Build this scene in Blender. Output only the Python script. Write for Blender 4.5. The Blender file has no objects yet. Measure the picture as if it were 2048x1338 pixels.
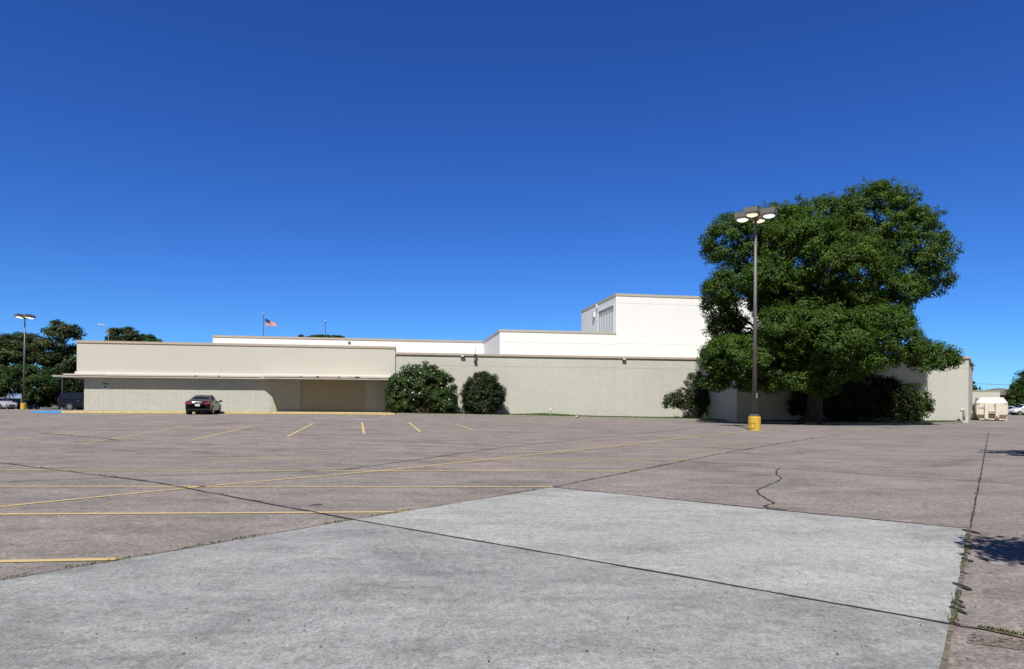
import bpy, math, random
import numpy as np
from mathutils import Matrix, Vector
ALB = .74
rnd = random.Random(7)
rng = np.random.default_rng(11)
scene = bpy.context.scene
COL = scene.collection
rad = math.radians

# ------------------------------------------------------------------ camera and the mapping photo pixel -> place
F, Y0, ROLL, H = 1320.0, 801.0, 0.006, 1.6
CR, SR = math.cos(ROLL), math.sin(ROLL)
cam_d = bpy.data.cameras.new('camera'); cam = bpy.data.objects.new('camera', cam_d); COL.objects.link(cam)
cam_d.sensor_width = 36; cam_d.lens = F / 2048 * 36; cam_d.shift_y = (Y0 - 669) / 2048
cam_d.clip_end = 4000; cam_d.clip_start = 0.1
cam.matrix_world = Matrix(((CR, -SR, 0, 0), (0, 0, -1, 0), (SR, CR, 0, H), (0, 0, 0, 1)))
scene.camera = cam

def ray(px, py):
    u = (px - 1024) / F; v = -(py - Y0) / F
    return u * CR - v * SR, u * SR + v * CR
def sst(a, b, x):
    t = min(1, max(0, (x - a) / (b - a))); return t * t * (3 - 2 * t)
def gz(x, y):                                   # gentle fall of the paved lot
    L = .13 - .28 * math.tanh((x - 3) / 14)
    return L * sst(14, 52, y) * (1 - sst(62, 95, y)) - .35 * sst(85, 115, y)
def at(px, py):                                 # where the ground is seen at a pixel
    dx, dz = ray(px, py); lam = 40
    for _ in range(60):
        z = gz(dx * lam, lam)
        lam = .5 * lam + .5 * min(300, (z - H) / min(dz, -1e-4))
    return Vector((dx * lam, lam, gz(dx * lam, lam)))
def pt(px, py, lam):
    dx, dz = ray(px, py); return Vector((dx * lam, lam, H + dz * lam))
PHI = math.atan(225 / F); CP, SP = math.cos(PHI), math.sin(PHI)
def P(s, t, z=0): return Vector((s * CP - t * SP, s * SP + t * CP, z))       # facade frame: s along, t into the building
def s_at(px, t):
    dx, _ = ray(px, Y0); lam = t / (-SP * dx + CP)
    return dx * lam * CP + lam * SP
def z_at(px, py, t):
    dx, dz = ray(px, py); lam = t / (-SP * dx + CP); return H + dz * lam

# ------------------------------------------------------------------ materials
MATS = {}
class NT:
    def __init__(self, name):
        self.m = bpy.data.materials.new(name); self.m.use_nodes = True
        self.t = self.m.node_tree; self.bsdf = self.t.nodes['Principled BSDF']; self.out = self.t.nodes['Material Output']
    def n(self, typ, **kw):
        nd = self.t.nodes.new(typ)
        for k, v in kw.items():
            if k.startswith('i_'):
                key = k[2:]; key = int(key) if key.isdigit() else key.replace('_', ' ')
                nd.inputs[key].default_value = v
            else: setattr(nd, k, v)
        return nd
    def l(self, a, b): self.t.links.new(a, b)
    def coord(self, kind='Object', scale=None):
        c = self.n('ShaderNodeTexCoord').outputs[kind]
        if scale is None: return c
        mp = self.n('ShaderNodeMapping'); mp.inputs['Scale'].default_value = scale; self.l(c, mp.inputs['Vector']); return mp.outputs[0]
    def noise(self, vec, scale, detail=4, rough=.55, dist=0):
        nd = self.n('ShaderNodeTexNoise'); nd.inputs['Scale'].default_value = scale; nd.inputs['Detail'].default_value = detail
        nd.inputs['Roughness'].default_value = rough; nd.inputs['Distortion'].default_value = dist
        self.l(vec, nd.inputs['Vector']); return nd.outputs['Fac']
    def ramp(self, fac, stops):
        nd = self.n('ShaderNodeValToRGB'); e = nd.color_ramp.elements
        while len(e) < len(stops): e.new(.5)
        for el, (p, c) in zip(e, stops):
            el.position = p; el.color = (c, c, c, 1) if not hasattr(c, '__len__') else (*c, 1)
        self.l(fac, nd.inputs[0]); return nd.outputs[0]
    def mix(self, fac, a, b, typ='MIX'):
        nd = self.n('ShaderNodeMix', data_type='RGBA', blend_type=typ)
        for sock, v in ((nd.inputs[0], fac), (nd.inputs[6], a), (nd.inputs[7], b)):
            if hasattr(v, 'is_output'): self.l(v, sock)
            elif hasattr(v, '__len__'): sock.default_value = (*v[:3], 1)
            else: sock.default_value = v
        return nd.outputs[2]
    def math(self, op, a, b=0, c=0):
        nd = self.n('ShaderNodeMath', operation=op)
        for i, v in enumerate((a, b, c)):
            if hasattr(v, 'is_output'): self.l(v, nd.inputs[i])
            else: nd.inputs[i].default_value = v
        return nd.outputs[0]
    def bump(self, h, strength=.3, dist=.01):
        nd = self.n('ShaderNodeBump'); nd.inputs['Strength'].default_value = strength; nd.inputs['Distance'].default_value = dist
        self.l(h, nd.inputs['Height']); self.l(nd.outputs[0], self.bsdf.inputs['Normal']); return nd
    def base(self, c):
        if hasattr(c, 'is_output'): self.l(c, self.bsdf.inputs['Base Color'])
        else: self.bsdf.inputs['Base Color'].default_value = (*c, 1)
    def rough(self, r): self.bsdf.inputs['Roughness'].default_value = r

def simple(name, col, rough=.6, metal=0, var=.12, scale=3, coat=0, spec=.5):
    if name in MATS: return MATS[name]
    col = [v * ALB for v in col]; n = NT(name); c = n.coord('Object')
    f = n.noise(c, scale, 5)
    n.base(n.mix(n.ramp(f, [(.3, 0), (.7, 1)]), [v * (1 - var) for v in col], [min(1, v * (1 + var)) for v in col]))
    n.rough(rough); n.bsdf.inputs['Metallic'].default_value = metal
    n.bsdf.inputs['Coat Weight'].default_value = coat; n.bsdf.inputs['Coat Roughness'].default_value = .05
    n.bsdf.inputs['Specular IOR Level'].default_value = spec
    MATS[name] = n.m; return n.m

def paver(name, c_lo, c_hi, c_big, grain=1.0, pebble=.25, bumpd=.006, dark=.5, smear=.5, speck=38, stain=.5, gritty=.75):
    c_lo, c_hi, c_big = [[v * ALB for v in q] for q in (c_lo, c_hi, c_big)]
    n = NT(name); c = n.coord('Object')
    big = n.ramp(n.noise(c, .11, 5, .6), [(.35, 0), (.68, 1)])
    mid = n.noise(n.coord('Object', (.5, 1.2, 1)), .9, 7, .66)
    streak = n.noise(n.coord('Object', (.55, 1.1, 1)), 1.9, 9, .74, .8)
    fine = n.noise(c, speck * grain, 6, .8)
    spk = n.n('ShaderNodeTexVoronoi'); spk.inputs['Scale'].default_value = 55 * grain; n.l(c, spk.inputs['Vector'])
    col = n.mix(big, c_lo, c_hi)
    col = n.mix(n.ramp(mid, [(.38, 0), (.62, .75)]), col, c_big)
    col = n.mix(smear, col, n.ramp(streak, [(.3, .55), (.5, .95), (.7, 1.15)]), 'MULTIPLY')
    col = n.mix(.85, col, n.ramp(fine, [(.3, .42), (.5, 1.0), (.7, 1.5)]), 'MULTIPLY')
    grit = n.noise(n.coord('Object', (1, .75, 1)), 10 * grain, 8, .82)
    col = n.mix(gritty, col, n.ramp(grit, [(.33, .50), (.47, .94), (.56, 1.06), (.68, 1.42)]), 'MULTIPLY')
    peb = n.mix(pebble, (1, 1, 1), spk.outputs['Color'], 'MULTIPLY')
    hs = n.n('ShaderNodeHueSaturation'); hs.inputs['Saturation'].default_value = .25; n.l(peb, hs.inputs['Color'])
    col = n.mix(1, col, hs.outputs[0], 'MULTIPLY')
    st1 = n.noise(n.coord('Object', (.8, 1.1, 1)), .42, 8, .68, 1.2)
    col = n.mix(stain, col, n.ramp(st1, [(.32, .60), (.46, .95), (.56, 1.03), (.72, 1.22)]), 'MULTIPLY')
    oil = n.ramp(n.noise(c, 1.15, 4, .62, .3), [(.66, 0), (.74, 1)])
    col = n.mix(n.math('MULTIPLY', oil, .30), col, [v * .45 for v in c_big])
    # dark weathered blotches and small pits
    blot = n.ramp(n.noise(n.coord('Object', (.7, 1.6, 1)), 2.3, 9, .72, .6), [(.6, 0), (.72, 1)])
    col = n.mix(n.math('MULTIPLY', blot, dark), col, [v * .5 for v in c_lo])
    chip = n.ramp(n.noise(n.coord('Object', (.7, 1.5, 1)), 9, 9, .74, .5), [(.575, 0), (.65, 1)])
    zone = n.ramp(n.noise(c, .55, 5, .6), [(.46, 0), (.62, 1)])
    col = n.mix(n.math('MULTIPLY', n.math('MULTIPLY', chip, zone), dark), col, [v * .55 for v in c_big])
    pale = n.ramp(n.noise(n.coord('Object', (1.2, .8, 1)), 14, 8, .72, .4), [(.60, 0), (.68, 1)])
    col = n.mix(n.math('MULTIPLY', pale, .35), col, [min(1, v * 1.35) for v in c_hi])
    pit = n.ramp(n.noise(c, 7.5, 3, .6), [(.73, 0), (.76, 1)])
    col = n.mix(n.math('MULTIPLY', pit, .5), col, [v * .4 for v in c_lo])
    n.base(col); n.rough(.92); n.bsdf.inputs['Specular IOR Level'].default_value = .2
    h = n.math('ADD', n.math('MULTIPLY', fine, 1.0), n.math('MULTIPLY', spk.outputs['Distance'], .8))
    n.bump(h, .55, bumpd); return n.m

def masonry(name, col, bw, bh, offset, contrast, streak=.08, mort=.012, bump=.5, vstrong=True, dirt=.2):
    col = [v * ALB for v in col]; n = NT(name); uv = n.coord('UV')
    b = n.n('ShaderNodeTexBrick'); b.offset = offset; b.squash = 1
    b.inputs['Scale'].default_value = 1; b.inputs['Brick Width'].default_value = bw; b.inputs['Row Height'].default_value = bh
    b.inputs['Mortar Size'].default_value = mort; b.inputs['Mortar Smooth'].default_value = .3; b.inputs['Bias'].default_value = 0
    b.inputs['Color1'].default_value = (*[v * (1 - streak) for v in col], 1); b.inputs['Color2'].default_value = (*[min(1, v * (1 + streak)) for v in col], 1)
    b.inputs['Mortar'].default_value = (*[v * contrast for v in col], 1)
    n.l(uv, b.inputs['Vector'])
    course = n.noise(n.coord('UV', (.35, 5.0, 1)), 1.0, 5, .6)
    c = n.mix(.5, b.outputs['Color'], n.ramp(course, [(.3, 1 - streak * 2.2), (.7, 1)]), 'MULTIPLY')
    patch = n.noise(n.coord('UV', (.16, .3, 1)), 1.0, 6, .65)
    c = n.mix(dirt, c, n.ramp(patch, [(.3, .72), (.65, 1.0)]), 'MULTIPLY')
    drip = n.noise(n.coord('UV', (2.2, .13, 1)), 1.0, 6, .7)
    c = n.mix(dirt * .8, c, n.ramp(drip, [(.3, .7), (.55, 1.0)]), 'MULTIPLY')
    n.base(c); n.rough(.85); n.bsdf.inputs['Specular IOR Level'].default_value = .25
    inv = n.math('SUBTRACT', 1, b.outputs['Fac'])
    n.bump(n.math('ADD', inv, n.math('MULTIPLY', n.noise(uv, 40, 3), .25)), bump, .012); return n.m

def foliage(name, trans=.35, spec=.18, rough=.55):
    n = NT(name); a = n.n('ShaderNodeAttribute', attribute_name='tint')
    d = n.bsdf; n.l(a.outputs['Color'], d.inputs['Base Color']); d.inputs['Roughness'].default_value = rough
    d.inputs['Specular IOR Level'].default_value = spec
    tr = n.n('ShaderNodeBsdfTranslucent')
    m2 = n.mix(1, a.outputs['Color'], (1.25, 1.5, .6), 'MULTIPLY'); n.l(m2, tr.inputs['Color'])
    mx = n.n('ShaderNodeMixShader'); mx.inputs[0].default_value = trans
    n.l(d.outputs[0], mx.inputs[1]); n.l(tr.outputs[0], mx.inputs[2]); n.l(mx.outputs[0], n.out.inputs['Surface']); return n.m

def emis(name, col, strength):
    n = NT(name); n.base(col); n.bsdf.inputs['Emission Color'].default_value = (*col, 1); n.bsdf.inputs['Emission Strength'].default_value = strength
    n.rough(.3); return n.m

LOT = paver('exposed_aggregate', (.345, .300, .275), (.405, .338, .303), (.272, .250, .238), dark=.38, bumpd=.010, pebble=.5, smear=.7, speck=26, stain=.75, gritty=1.0)
APRON_A = paver('grey_concrete', (.42, .42, .41), (.465, .465, .455), (.37, .373, .367), grain=1.1, pebble=.15, dark=.32, smear=.55)
APRON_B = paver('worn_concrete', (.350, .354, .352), (.425, .427, .42), (.30, .305, .307), grain=1.1, pebble=.18, dark=.5, smear=.7, stain=.8)
DRIVE = paver('drive_concrete', (.25, .235, .225), (.28, .265, .25), (.23, .22, .215), pebble=.2, dark=.2)
WALK = paver('walk_concrete', (.38, .36, .33), (.42, .40, .36), (.34, .32, .3), dark=.2)
EARTH = simple('dry_earth', (.12, .11, .07), .95, var=.4, scale=.4)
BRK_GRID = masonry('stack_block', (.615, .605, .54), .37, .19, 0, .77, .04, .012, .4)
BRK_RUN = masonry('running_block', (.60, .55, .43), .4, .2, .5, .74, .05, .012, .6)  # same paint as the stack block; canopy shade's warm tone put into colour
BRK_P1 = masonry('painted_block', (.645, .64, .575), .4, .2, .5, .91, .03, .009, .28, dirt=.2)
BRK_WHITE = masonry('white_block', (1.0, 1.0, 1.0), .4, .2, .5, .93, .012, .010, .35, dirt=.06)
STUCCO = masonry('beige_stucco', (.665, .64, .575), 6.1, 8, 0, .96, .012, .01, .1, dirt=.12)
PANEL = masonry('infill_board', (.50, .41, .27), 8, 8, 0, .97, .02, .01, .1, dirt=.2)
TAN = simple('tan_coping', (.53, .45, .36), .5, var=.06)
PALE = simple('pale_coping', (.56, .51, .42), .5, var=.06)
FLASH = simple('white_flashing', (.80, .78, .74), .5, var=.05)
CANOPY = simple('canopy_paint', (.50, .455, .395), .7, var=.16, scale=1.1)
ROOFM = simple('roof_gravel', (.35, .34, .32), .95)
WHITEP = simple('white_paint', (.8, .8, .78), .45, var=.06)
LOUV = simple('louvre_metal', (.80, .81, .81), .5, var=.04)
DARK = simple('dark_void', (.02, .02, .022), .7)
YEL = None
def paint(name, col, worn):
    n = NT(name); c = n.coord('Object')
    f = n.noise(c, 5, 8, .75); g = n.noise(c, .5, 4)
    k = n.ramp(n.math('ADD', f, n.math('MULTIPLY', n.math('SUBTRACT', g, .5), .5)), [(.66 - worn * .5, 1), (.80 - worn * .5, 0)])
    n.base([v * ALB for v in col]); n.rough(.8)
    tr = n.n('ShaderNodeBsdfTransparent'); mx = n.n('ShaderNodeMixShader')
    n.l(k, mx.inputs[0]); n.l(tr.outputs[0], mx.inputs[1]); n.l(n.bsdf.outputs[0], mx.inputs[2]); n.l(mx.outputs[0], n.out.inputs['Surface'])
    return n.m
PAINT_Y = paint('yellow_line_paint', (.60, .455, .205), .22)
PAINT_YF = paint('faded_line_paint', (.56, .45, .24), .48)
PAINT_B = paint('blue_zone_paint', (.035, .30, .72), -.1)
PAINT_W = paint('white_zone_paint', (.46, .49, .52), .55)
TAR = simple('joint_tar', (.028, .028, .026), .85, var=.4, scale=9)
KERBM = simple('kerb_concrete', (.27, .255, .22), .9, var=.25, scale=5)
KERBY = simple('kerb_yellow', (.66, .48, .19), .75, var=.2, scale=4)
GRASSDIRT = simple('turf_soil', (.06, .08, .025), .95, var=.4, scale=2)
LEAF = foliage('tree_leaf'); GLOSSY = foliage('shrub_leaf', .3, .30, .46); NEEDLE = foliage('pine_needle', .15); BLADE = foliage('grass_blade', .3)
BARK = simple('dark_bark', (.06, .048, .037), .95, var=.4, scale=5)
BARKL = simple('stem_bark', (.17, .125, .085), .9, var=.35, scale=6)
PETAL = simple('white_petal', (.8, .8, .76), .6)
POLEM = simple('bronze_pole', (.15, .145, .14), .5, metal=.1, var=.1)
HOUSING = simple('bronze_housing', (.175, .168, .16), .5, var=.08)
BASEY = simple('base_yellow', (.72, .44, .055), .65, var=.14, scale=6)
LENS = emis('lamp_lens', (1.0, .80, .55), .8)
LENSW = emis('white_lens', (1.0, .93, .80), 1.1)
STEEL = simple('galvanised_steel', (.42, .44, .46), .4, metal=.5)
ALU = simple('grey_pole', (.12, .12, .14), .5)
GLASS = simple('tinted_glass', (.012, .014, .02), .06, var=0, spec=.8)
TYRE = simple('tyre_rubber', (.018, .018, .018), .85)
RIM = simple('wheel_alloy', (.55, .56, .58), .3, metal=.7)
CHROME = simple('chrome_trim', (.75, .76, .78), .15, metal=.9)
REDL = simple('red_lens', (.42, .012, .018), .2, coat=.5)
CLEARL = simple('clear_lens', (.75, .77, .8), .15, coat=.5)
BLACKP = simple('black_trim', (.015, .015, .016), .5)
PLATE = simple('plate_white', (.75, .77, .8), .4)

# ------------------------------------------------------------------ mesh helpers
ROOT = {}
class MB:
    def __init__(s): s.v = []; s.f = []; s.uv = []; s.mi = []
    def quad(s, pts, uvs=None, mi=0):
        i = len(s.v); s.v += [tuple(p) for p in pts]; s.f.append(tuple(range(i, i + len(pts))))
        s.uv += [tuple(u) for u in uvs] if uvs else [(p[0], p[2]) for p in pts]; s.mi.append(mi); return s
    def box(s, c, size, M=None):
        x, y, z = [d / 2 for d in size]; c = Vector(c)
        V = [Vector((sx * x, sy * y, sz * z)) for sx in (-1, 1) for sy in (-1, 1) for sz in (-1, 1)]
        V = [(M @ p if M else p) + c for p in V]
        for q in ((0, 1, 3, 2), (4, 6, 7, 5), (0, 4, 5, 1), (2, 3, 7, 6), (0, 2, 6, 4), (1, 5, 7, 3)): s.quad([V[k] for k in q])
        return s
    def prism(s, poly, z0, z1, cap=True, uoff=0):      # poly: xy list, counter-clockwise; walls get metre uv
        n = len(poly); u = uoff
        for i in range(n):
            a, b = poly[i], poly[(i + 1) % n]; L = math.hypot(b[0] - a[0], b[1] - a[1])
            s.quad([(a[0], a[1], z0), (b[0], b[1], z0), (b[0], b[1], z1), (a[0], a[1], z1)], [(u, z0), (u + L, z0), (u + L, z1), (u, z1)]); u += L
        if cap:
            s.quad([(p[0], p[1], z1) for p in poly]); s.quad([(p[0], p[1], z0) for p in reversed(poly)])
        return s
    def tube(s, pts, radii, n=8, cap=True):
        pts = [Vector(p) for p in pts]; rings = []
        for k, p in enumerate(pts):
            d = (pts[min(k + 1, len(pts) - 1)] - pts[max(k - 1, 0)]).normalized()
            a = d.orthogonal().normalized() if k == 0 else (pa - d * pa.dot(d)).normalized()
            pa = a; b = d.cross(a)
            rings.append([p + (a * math.cos(6.28318 * j / n) + b * math.sin(6.28318 * j / n)) * radii[k] for j in range(n)])
        i0 = len(s.v)
        for r in rings: s.v += [tuple(q) for q in r]; 
        s.uvpad = True
        for k in range(len(rings) - 1):
            for j in range(n):
                s.f.append((i0 + k * n + j, i0 + k * n + (j + 1) % n, i0 + (k + 1) * n + (j + 1) % n, i0 + (k + 1) * n + j)); s.mi.append(0)
        s.uv += [(0, 0)] * (len(s.v) - len(s.uv))
        if cap:
            s.f.append(tuple(i0 + j for j in reversed(range(n)))); s.mi.append(0)
            s.f.append(tuple(i0 + (len(rings) - 1) * n + j for j in range(n))); s.mi.append(0)
        return s
    def lathe(s, c, prof, n=24):
        c = Vector(c); i0 = len(s.v)
        for r, z in prof:
            for j in range(n): s.v.append((c.x + r * math.cos(6.28318 * j / n), c.y + r * math.sin(6.28318 * j / n), c.z + z))
        for k in range(len(prof) - 1):
            for j in range(n): s.f.append((i0 + k * n + j, i0 + k * n + (j + 1) % n, i0 + (k + 1) * n + (j + 1) % n, i0 + (k + 1) * n + j)); s.mi.append(0)
        s.f.append(tuple(i0 + j for j in reversed(range(n)))); s.f.append(tuple(i0 + (len(prof) - 1) * n + j for j in range(n))); s.mi += [0, 0]
        s.uv += [(0, 0)] * (len(s.v) - len(s.uv)); return s
    def build(s, name, mat, parent=None, smooth=False, bevel=0):
        me = bpy.data.meshes.new(name); V = s.v
        if parent is not None:
            Mi = ROOT[parent.name].inverted(); V = [tuple(Mi @ Vector(p)) for p in V]
        me.from_pydata(V, [], s.f)
        uvl = me.uv_layers.new(name='UVMap')
        li = np.zeros(len(me.loops), dtype=np.int32); me.loops.foreach_get('vertex_index', li)
        uvl.data.foreach_set('uv', np.array(s.uv, dtype=np.float32)[li].ravel())
        for m in (mat if isinstance(mat, (list, tuple)) else [mat]): me.materials.append(m)
        if isinstance(mat, (list, tuple)): me.polygons.foreach_set('material_index', s.mi)
        if smooth: me.polygons.foreach_set('use_smooth', [True] * len(me.polygons))
        me.validate(); me.update()
        o = bpy.data.objects.new(name, me); COL.objects.link(o)
        if parent is not None: o.parent = parent; ROOT[o.name] = ROOT[parent.name]
        else: ROOT[o.name] = Matrix()
        if bevel:
            import bmesh
            bm = bmesh.new(); bm.from_mesh(me); bmesh.ops.remove_doubles(bm, verts=bm.verts, dist=1e-5)
            bmesh.ops.bevel(bm, geom=[e for e in bm.edges if len(e.link_faces) == 2 and e.calc_face_angle(0) > .5], offset=bevel, segments=2, profile=.6, affect='EDGES')
            bm.to_mesh(me); bm.free()
        return o
def tag(o, label, cat, group=None):
    o['label'] = label; o['category'] = cat
    if group: o['group'] = group
    return o
def thing(name, loc, label, cat, rz=0, group=None):
    o = bpy.data.objects.new(name, None); COL.objects.link(o); o.location = loc; o.rotation_euler = (0, 0, rz); o.empty_display_size = .3
    ROOT[o.name] = Matrix.Translation(loc) @ Matrix.Rotation(rz, 4, 'Z'); return tag(o, label, cat, group)
def struct(o, kind='structure'): o['kind'] = kind; return o
def copy_tree(o, parent=None):
    c = o.copy(); COL.objects.link(c)
    if parent is not None: c.parent = parent
    for ch in list(o.children): copy_tree(ch, c)
    return c

# ------------------------------------------------------------------ leaves
def leaf_obj(name, pts, nrm, size, aspect, cols, mat, parent, fold=.0, axis=None):
    n = len(pts); pts = np.asarray(pts, float); nrm = np.asarray(nrm, float); nrm /= np.linalg.norm(nrm, axis=1)[:, None] + 1e-9
    r = rng.normal(size=(n, 3)) if axis is None else np.asarray(axis, float) + rng.normal(size=(n, 3)) * .35
    a = np.cross(nrm, r); a /= np.linalg.norm(a, axis=1)[:, None] + 1e-9; b = np.cross(nrm, a)
    sz = (size * rng.uniform(.65, 1.3, n))[:, None]
    V = np.stack([pts - b * sz * .5, pts + a * sz * aspect * .5 + nrm * sz * fold, pts + b * sz * .5, pts - a * sz * aspect * .5 + nrm * sz * fold], 1).reshape(-1, 3)
    if parent is not None:
        Mi = np.array(ROOT[parent.name].inverted()); V = V @ Mi[:3, :3].T + Mi[:3, 3]
    me = bpy.data.meshes.new(name); me.vertices.add(4 * n); me.vertices.foreach_set('co', V.ravel())
    me.loops.add(4 * n); me.loops.foreach_set('vertex_index', np.arange(4 * n, dtype=np.int32))
    me.polygons.add(n); me.polygons.foreach_set('loop_start', np.arange(0, 4 * n, 4, dtype=np.int32)); me.polygons.foreach_set('loop_total', np.full(n, 4, dtype=np.int32))
    at_ = me.attributes.new('tint', 'FLOAT_COLOR', 'FACE')
    at_.data.foreach_set('color', np.concatenate([np.asarray(cols, float), np.ones((n, 1))], 1).astype(np.float32).ravel())
    me.materials.append(mat); me.update(); me.validate()
    o = bpy.data.objects.new(name, me); COL.objects.link(o)
    if parent is not None: o.parent = parent; ROOT[o.name] = ROOT[parent.name]
    return o

def crown_points(lobes, rc, per, dens, flat=.65, inner=.62, fill=.15, up=.5, pads=False):
    """clumps over the shell of several lobes -> leaf points, normals, clump ids"""
    L = np.array([l[:6] for l in lobes], float); PT, NR, ID, CC = [], [], [], []; cid = 0
    for i, (cx, cy, cz, rx, ry, rz) in enumerate(L):
        area = 4 * math.pi * ((rx * ry) ** 1.6 / 3 + (rx * rz) ** 1.6 / 3 + (ry * rz) ** 1.6 / 3) ** (1 / 1.6)
        k = max(4, int(dens * area / (math.pi * rc * rc)))
        for _ in range(k):
            d = rng.normal(size=3); d /= np.linalg.norm(d)
            if d[2] < -.55 and rng.random() < .5: d[2] = -d[2]
            q = rng.uniform(.72, 1.03) if rng.random() > fill else rng.uniform(.2, .75)
            c = np.array([cx, cy, cz]) + d * q * np.array([rx, ry, rz])
            e = (c - L[:, :3]) / L[:, 3:]; dist = np.linalg.norm(e, axis=1); dist[i] = 9
            if dist.min() < inner and rng.random() < .85: continue
            r = rc * rng.uniform(.55, 1.3); m = max(6, int(per * (r / rc) ** 2 * rng.uniform(.7, 1.2)))
            g = rng.normal(size=(m, 3)); g /= np.linalg.norm(g, axis=1)[:, None]; g *= (rng.random((m, 1)) ** .45)
            o = g * r * np.array([1, 1, flat])
            out = np.array([d[0], d[1], max(d[2], -.2)])
            PT.append(c + o); NR.append(g * .55 + out * .45 + np.array([0, 0, up]) + rng.normal(size=(m, 3)) * .35)
            ID.append(np.full(m, cid)); CC.append(c); cid += 1
    return np.concatenate(PT), np.concatenate(NR), np.concatenate(ID), np.array(CC)
def tints(ids, base, var=.25, clump=.2, warm=.12):
    k = ids.max() + 1
    cv = 1 + rng.normal(size=k) * clump; hv = rng.normal(size=k) * warm
    n = len(ids); v = np.clip(cv[ids] * (1 + rng.normal(size=n) * var), .35, 2.0); h = hv[ids] + rng.normal(size=n) * .08
    c = np.array(base)[None, :] * v[:, None]; c[:, 0] *= 1 + h; c[:, 2] *= 1 - h * .5
    return np.clip(c, .004, .5)
def limb(mb, a, b, ra, rb, wob=.1, n=6, sides=7, sag=0):
    a, b = Vector(a), Vector(b); d = b - a; L = d.length; pts, rr = [], []
    for k in range(n + 1):
        t = k / n; p = a + d * t
        if 0 < k < n: p += Vector((rnd.gauss(0, 1), rnd.gauss(0, 1), rnd.gauss(0, .7))) * L * wob * .35
        p.z += sag * math.sin(math.pi * t) * L
        pts.append(p); rr.append(ra + (rb - ra) * t ** .8)
    mb.tube(pts, rr, sides); return pts

# ------------------------------------------------------------------ the ground
def grid_sheet(name, mat, xs, ys, zoff, keep=None):
    mb = MB(); nx, ny = len(xs), len(ys); mb.v = [(x, y, gz(x, y) + zoff) for y in ys for x in xs]; mb.uv = [(v[0], v[1]) for v in mb.v]
    for j in range(ny - 1):
        for i in range(nx - 1): mb.f.append((j * nx + i, j * nx + i + 1, (j + 1) * nx + i + 1, (j + 1) * nx + i)); mb.mi.append(0)
    return mb.build(name, mat, smooth=True)
far = [-2500, -1200, -600, -350, -220, -160, -130]
struct(grid_sheet('ground', EARTH, far + list(range(-115, 116, 5)) + [-v for v in reversed(far)], [-600, -200, -80, -40, -20] + list(range(-10, 121, 5)) + [135, 160, 220, 350, 600, 1200, 2500], -.02))
lot = struct(grid_sheet('parking_lot', LOT, [-125 + k * 1.25 for k in range(201)], [-12 + k * 1.25 for k in range(106)], 0))
ROOT['parking_lot'] = Matrix()

def strip(mb, pts, w, zo, step=.8, jitter=0):
    """a band of width w along world points, draped on the ground"""
    Q = []
    for a, b in zip(pts[:-1], pts[1:]):
        n = max(1, int((b - a).length / step))
        Q += [a + (b - a) * (k / n) for k in range(n)]
    Q.append(pts[-1]); i0 = len(mb.v)
    for k, p in enumerate(Q):
        d = Q[min(k + 1, len(Q) - 1)] - Q[max(k - 1, 0)]; nrm = Vector((-d.y, d.x, 0)).normalized()
        ww = w * (1 + rnd.uniform(-jitter, jitter)); sh = rnd.uniform(-jitter, jitter) * w * .6
        for sgn in (-.5, .5):
            q = p + nrm * (sgn * ww + sh); mb.v.append((q.x, q.y, gz(q.x, q.y) + zo)); mb.uv.append((k * .5, sgn))
    for k in range(len(Q) - 1): mb.f.append((i0 + 2 * k, i0 + 2 * k + 2, i0 + 2 * k + 3, i0 + 2 * k + 1)); mb.mi.append(0)
    return Q
def px_strip(name, pix, w, mat, zo, jitter=0, step=.8, parent=lot):
    mb = MB(); Q = strip(mb, [at(*p) for p in pix], w, zo, step, jitter); return mb.build(name, mat, parent), Q

# concrete apron in the foreground: two slabs
A0, A1, A2, A3, A4, A5 = at(0, 1162), at(706, 1040), at(1105, 975), at(1935, 1058), at(1903, 1250), at(1888, 1338)
A0x = A1 + (A0 - A1) * 4; A5x = A4 + (A5 - A4) * 14
def slab(name, poly, mat):
    mb = MB(); mb.quad([(p.x, p.y, .005) for p in poly]); return struct(mb.build(name, mat))
slab('concrete_apron', [A1, A4, A3, A2], APRON_A)
slab('concrete_apron', [A0x, A0x + Vector((-2, -14, 0)), A5x, A4, A1], APRON_B)
dmb = MB()
dl = [at(1420, 849), at(1560, 851.5), at(1700, 853.5), at(1840, 857.5), at(2048, 862), at(2300, 868)]
du = [p + P(0, 7 if i < 4 else 9) for i, p in enumerate(dl)]
for k in range(len(dl) - 1):
    N = 6
    for j in range(N):
        q = [dl[k].lerp(dl[k + 1], j / N), dl[k].lerp(dl[k + 1], (j + 1) / N), du[k].lerp(du[k + 1], (j + 1) / N), du[k].lerp(du[k + 1], j / N)]
        for i in range(6):
            qq = [q[0].lerp(q[3], i / 6), q[1].lerp(q[2], i / 6), q[1].lerp(q[2], (i + 1) / 6), q[0].lerp(q[3], (i + 1) / 6)]
            dmb.quad([(p.x, p.y, gz(p.x, p.y) + .006) for p in qq])
struct(dmb.build('driveway', DRIVE))

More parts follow.
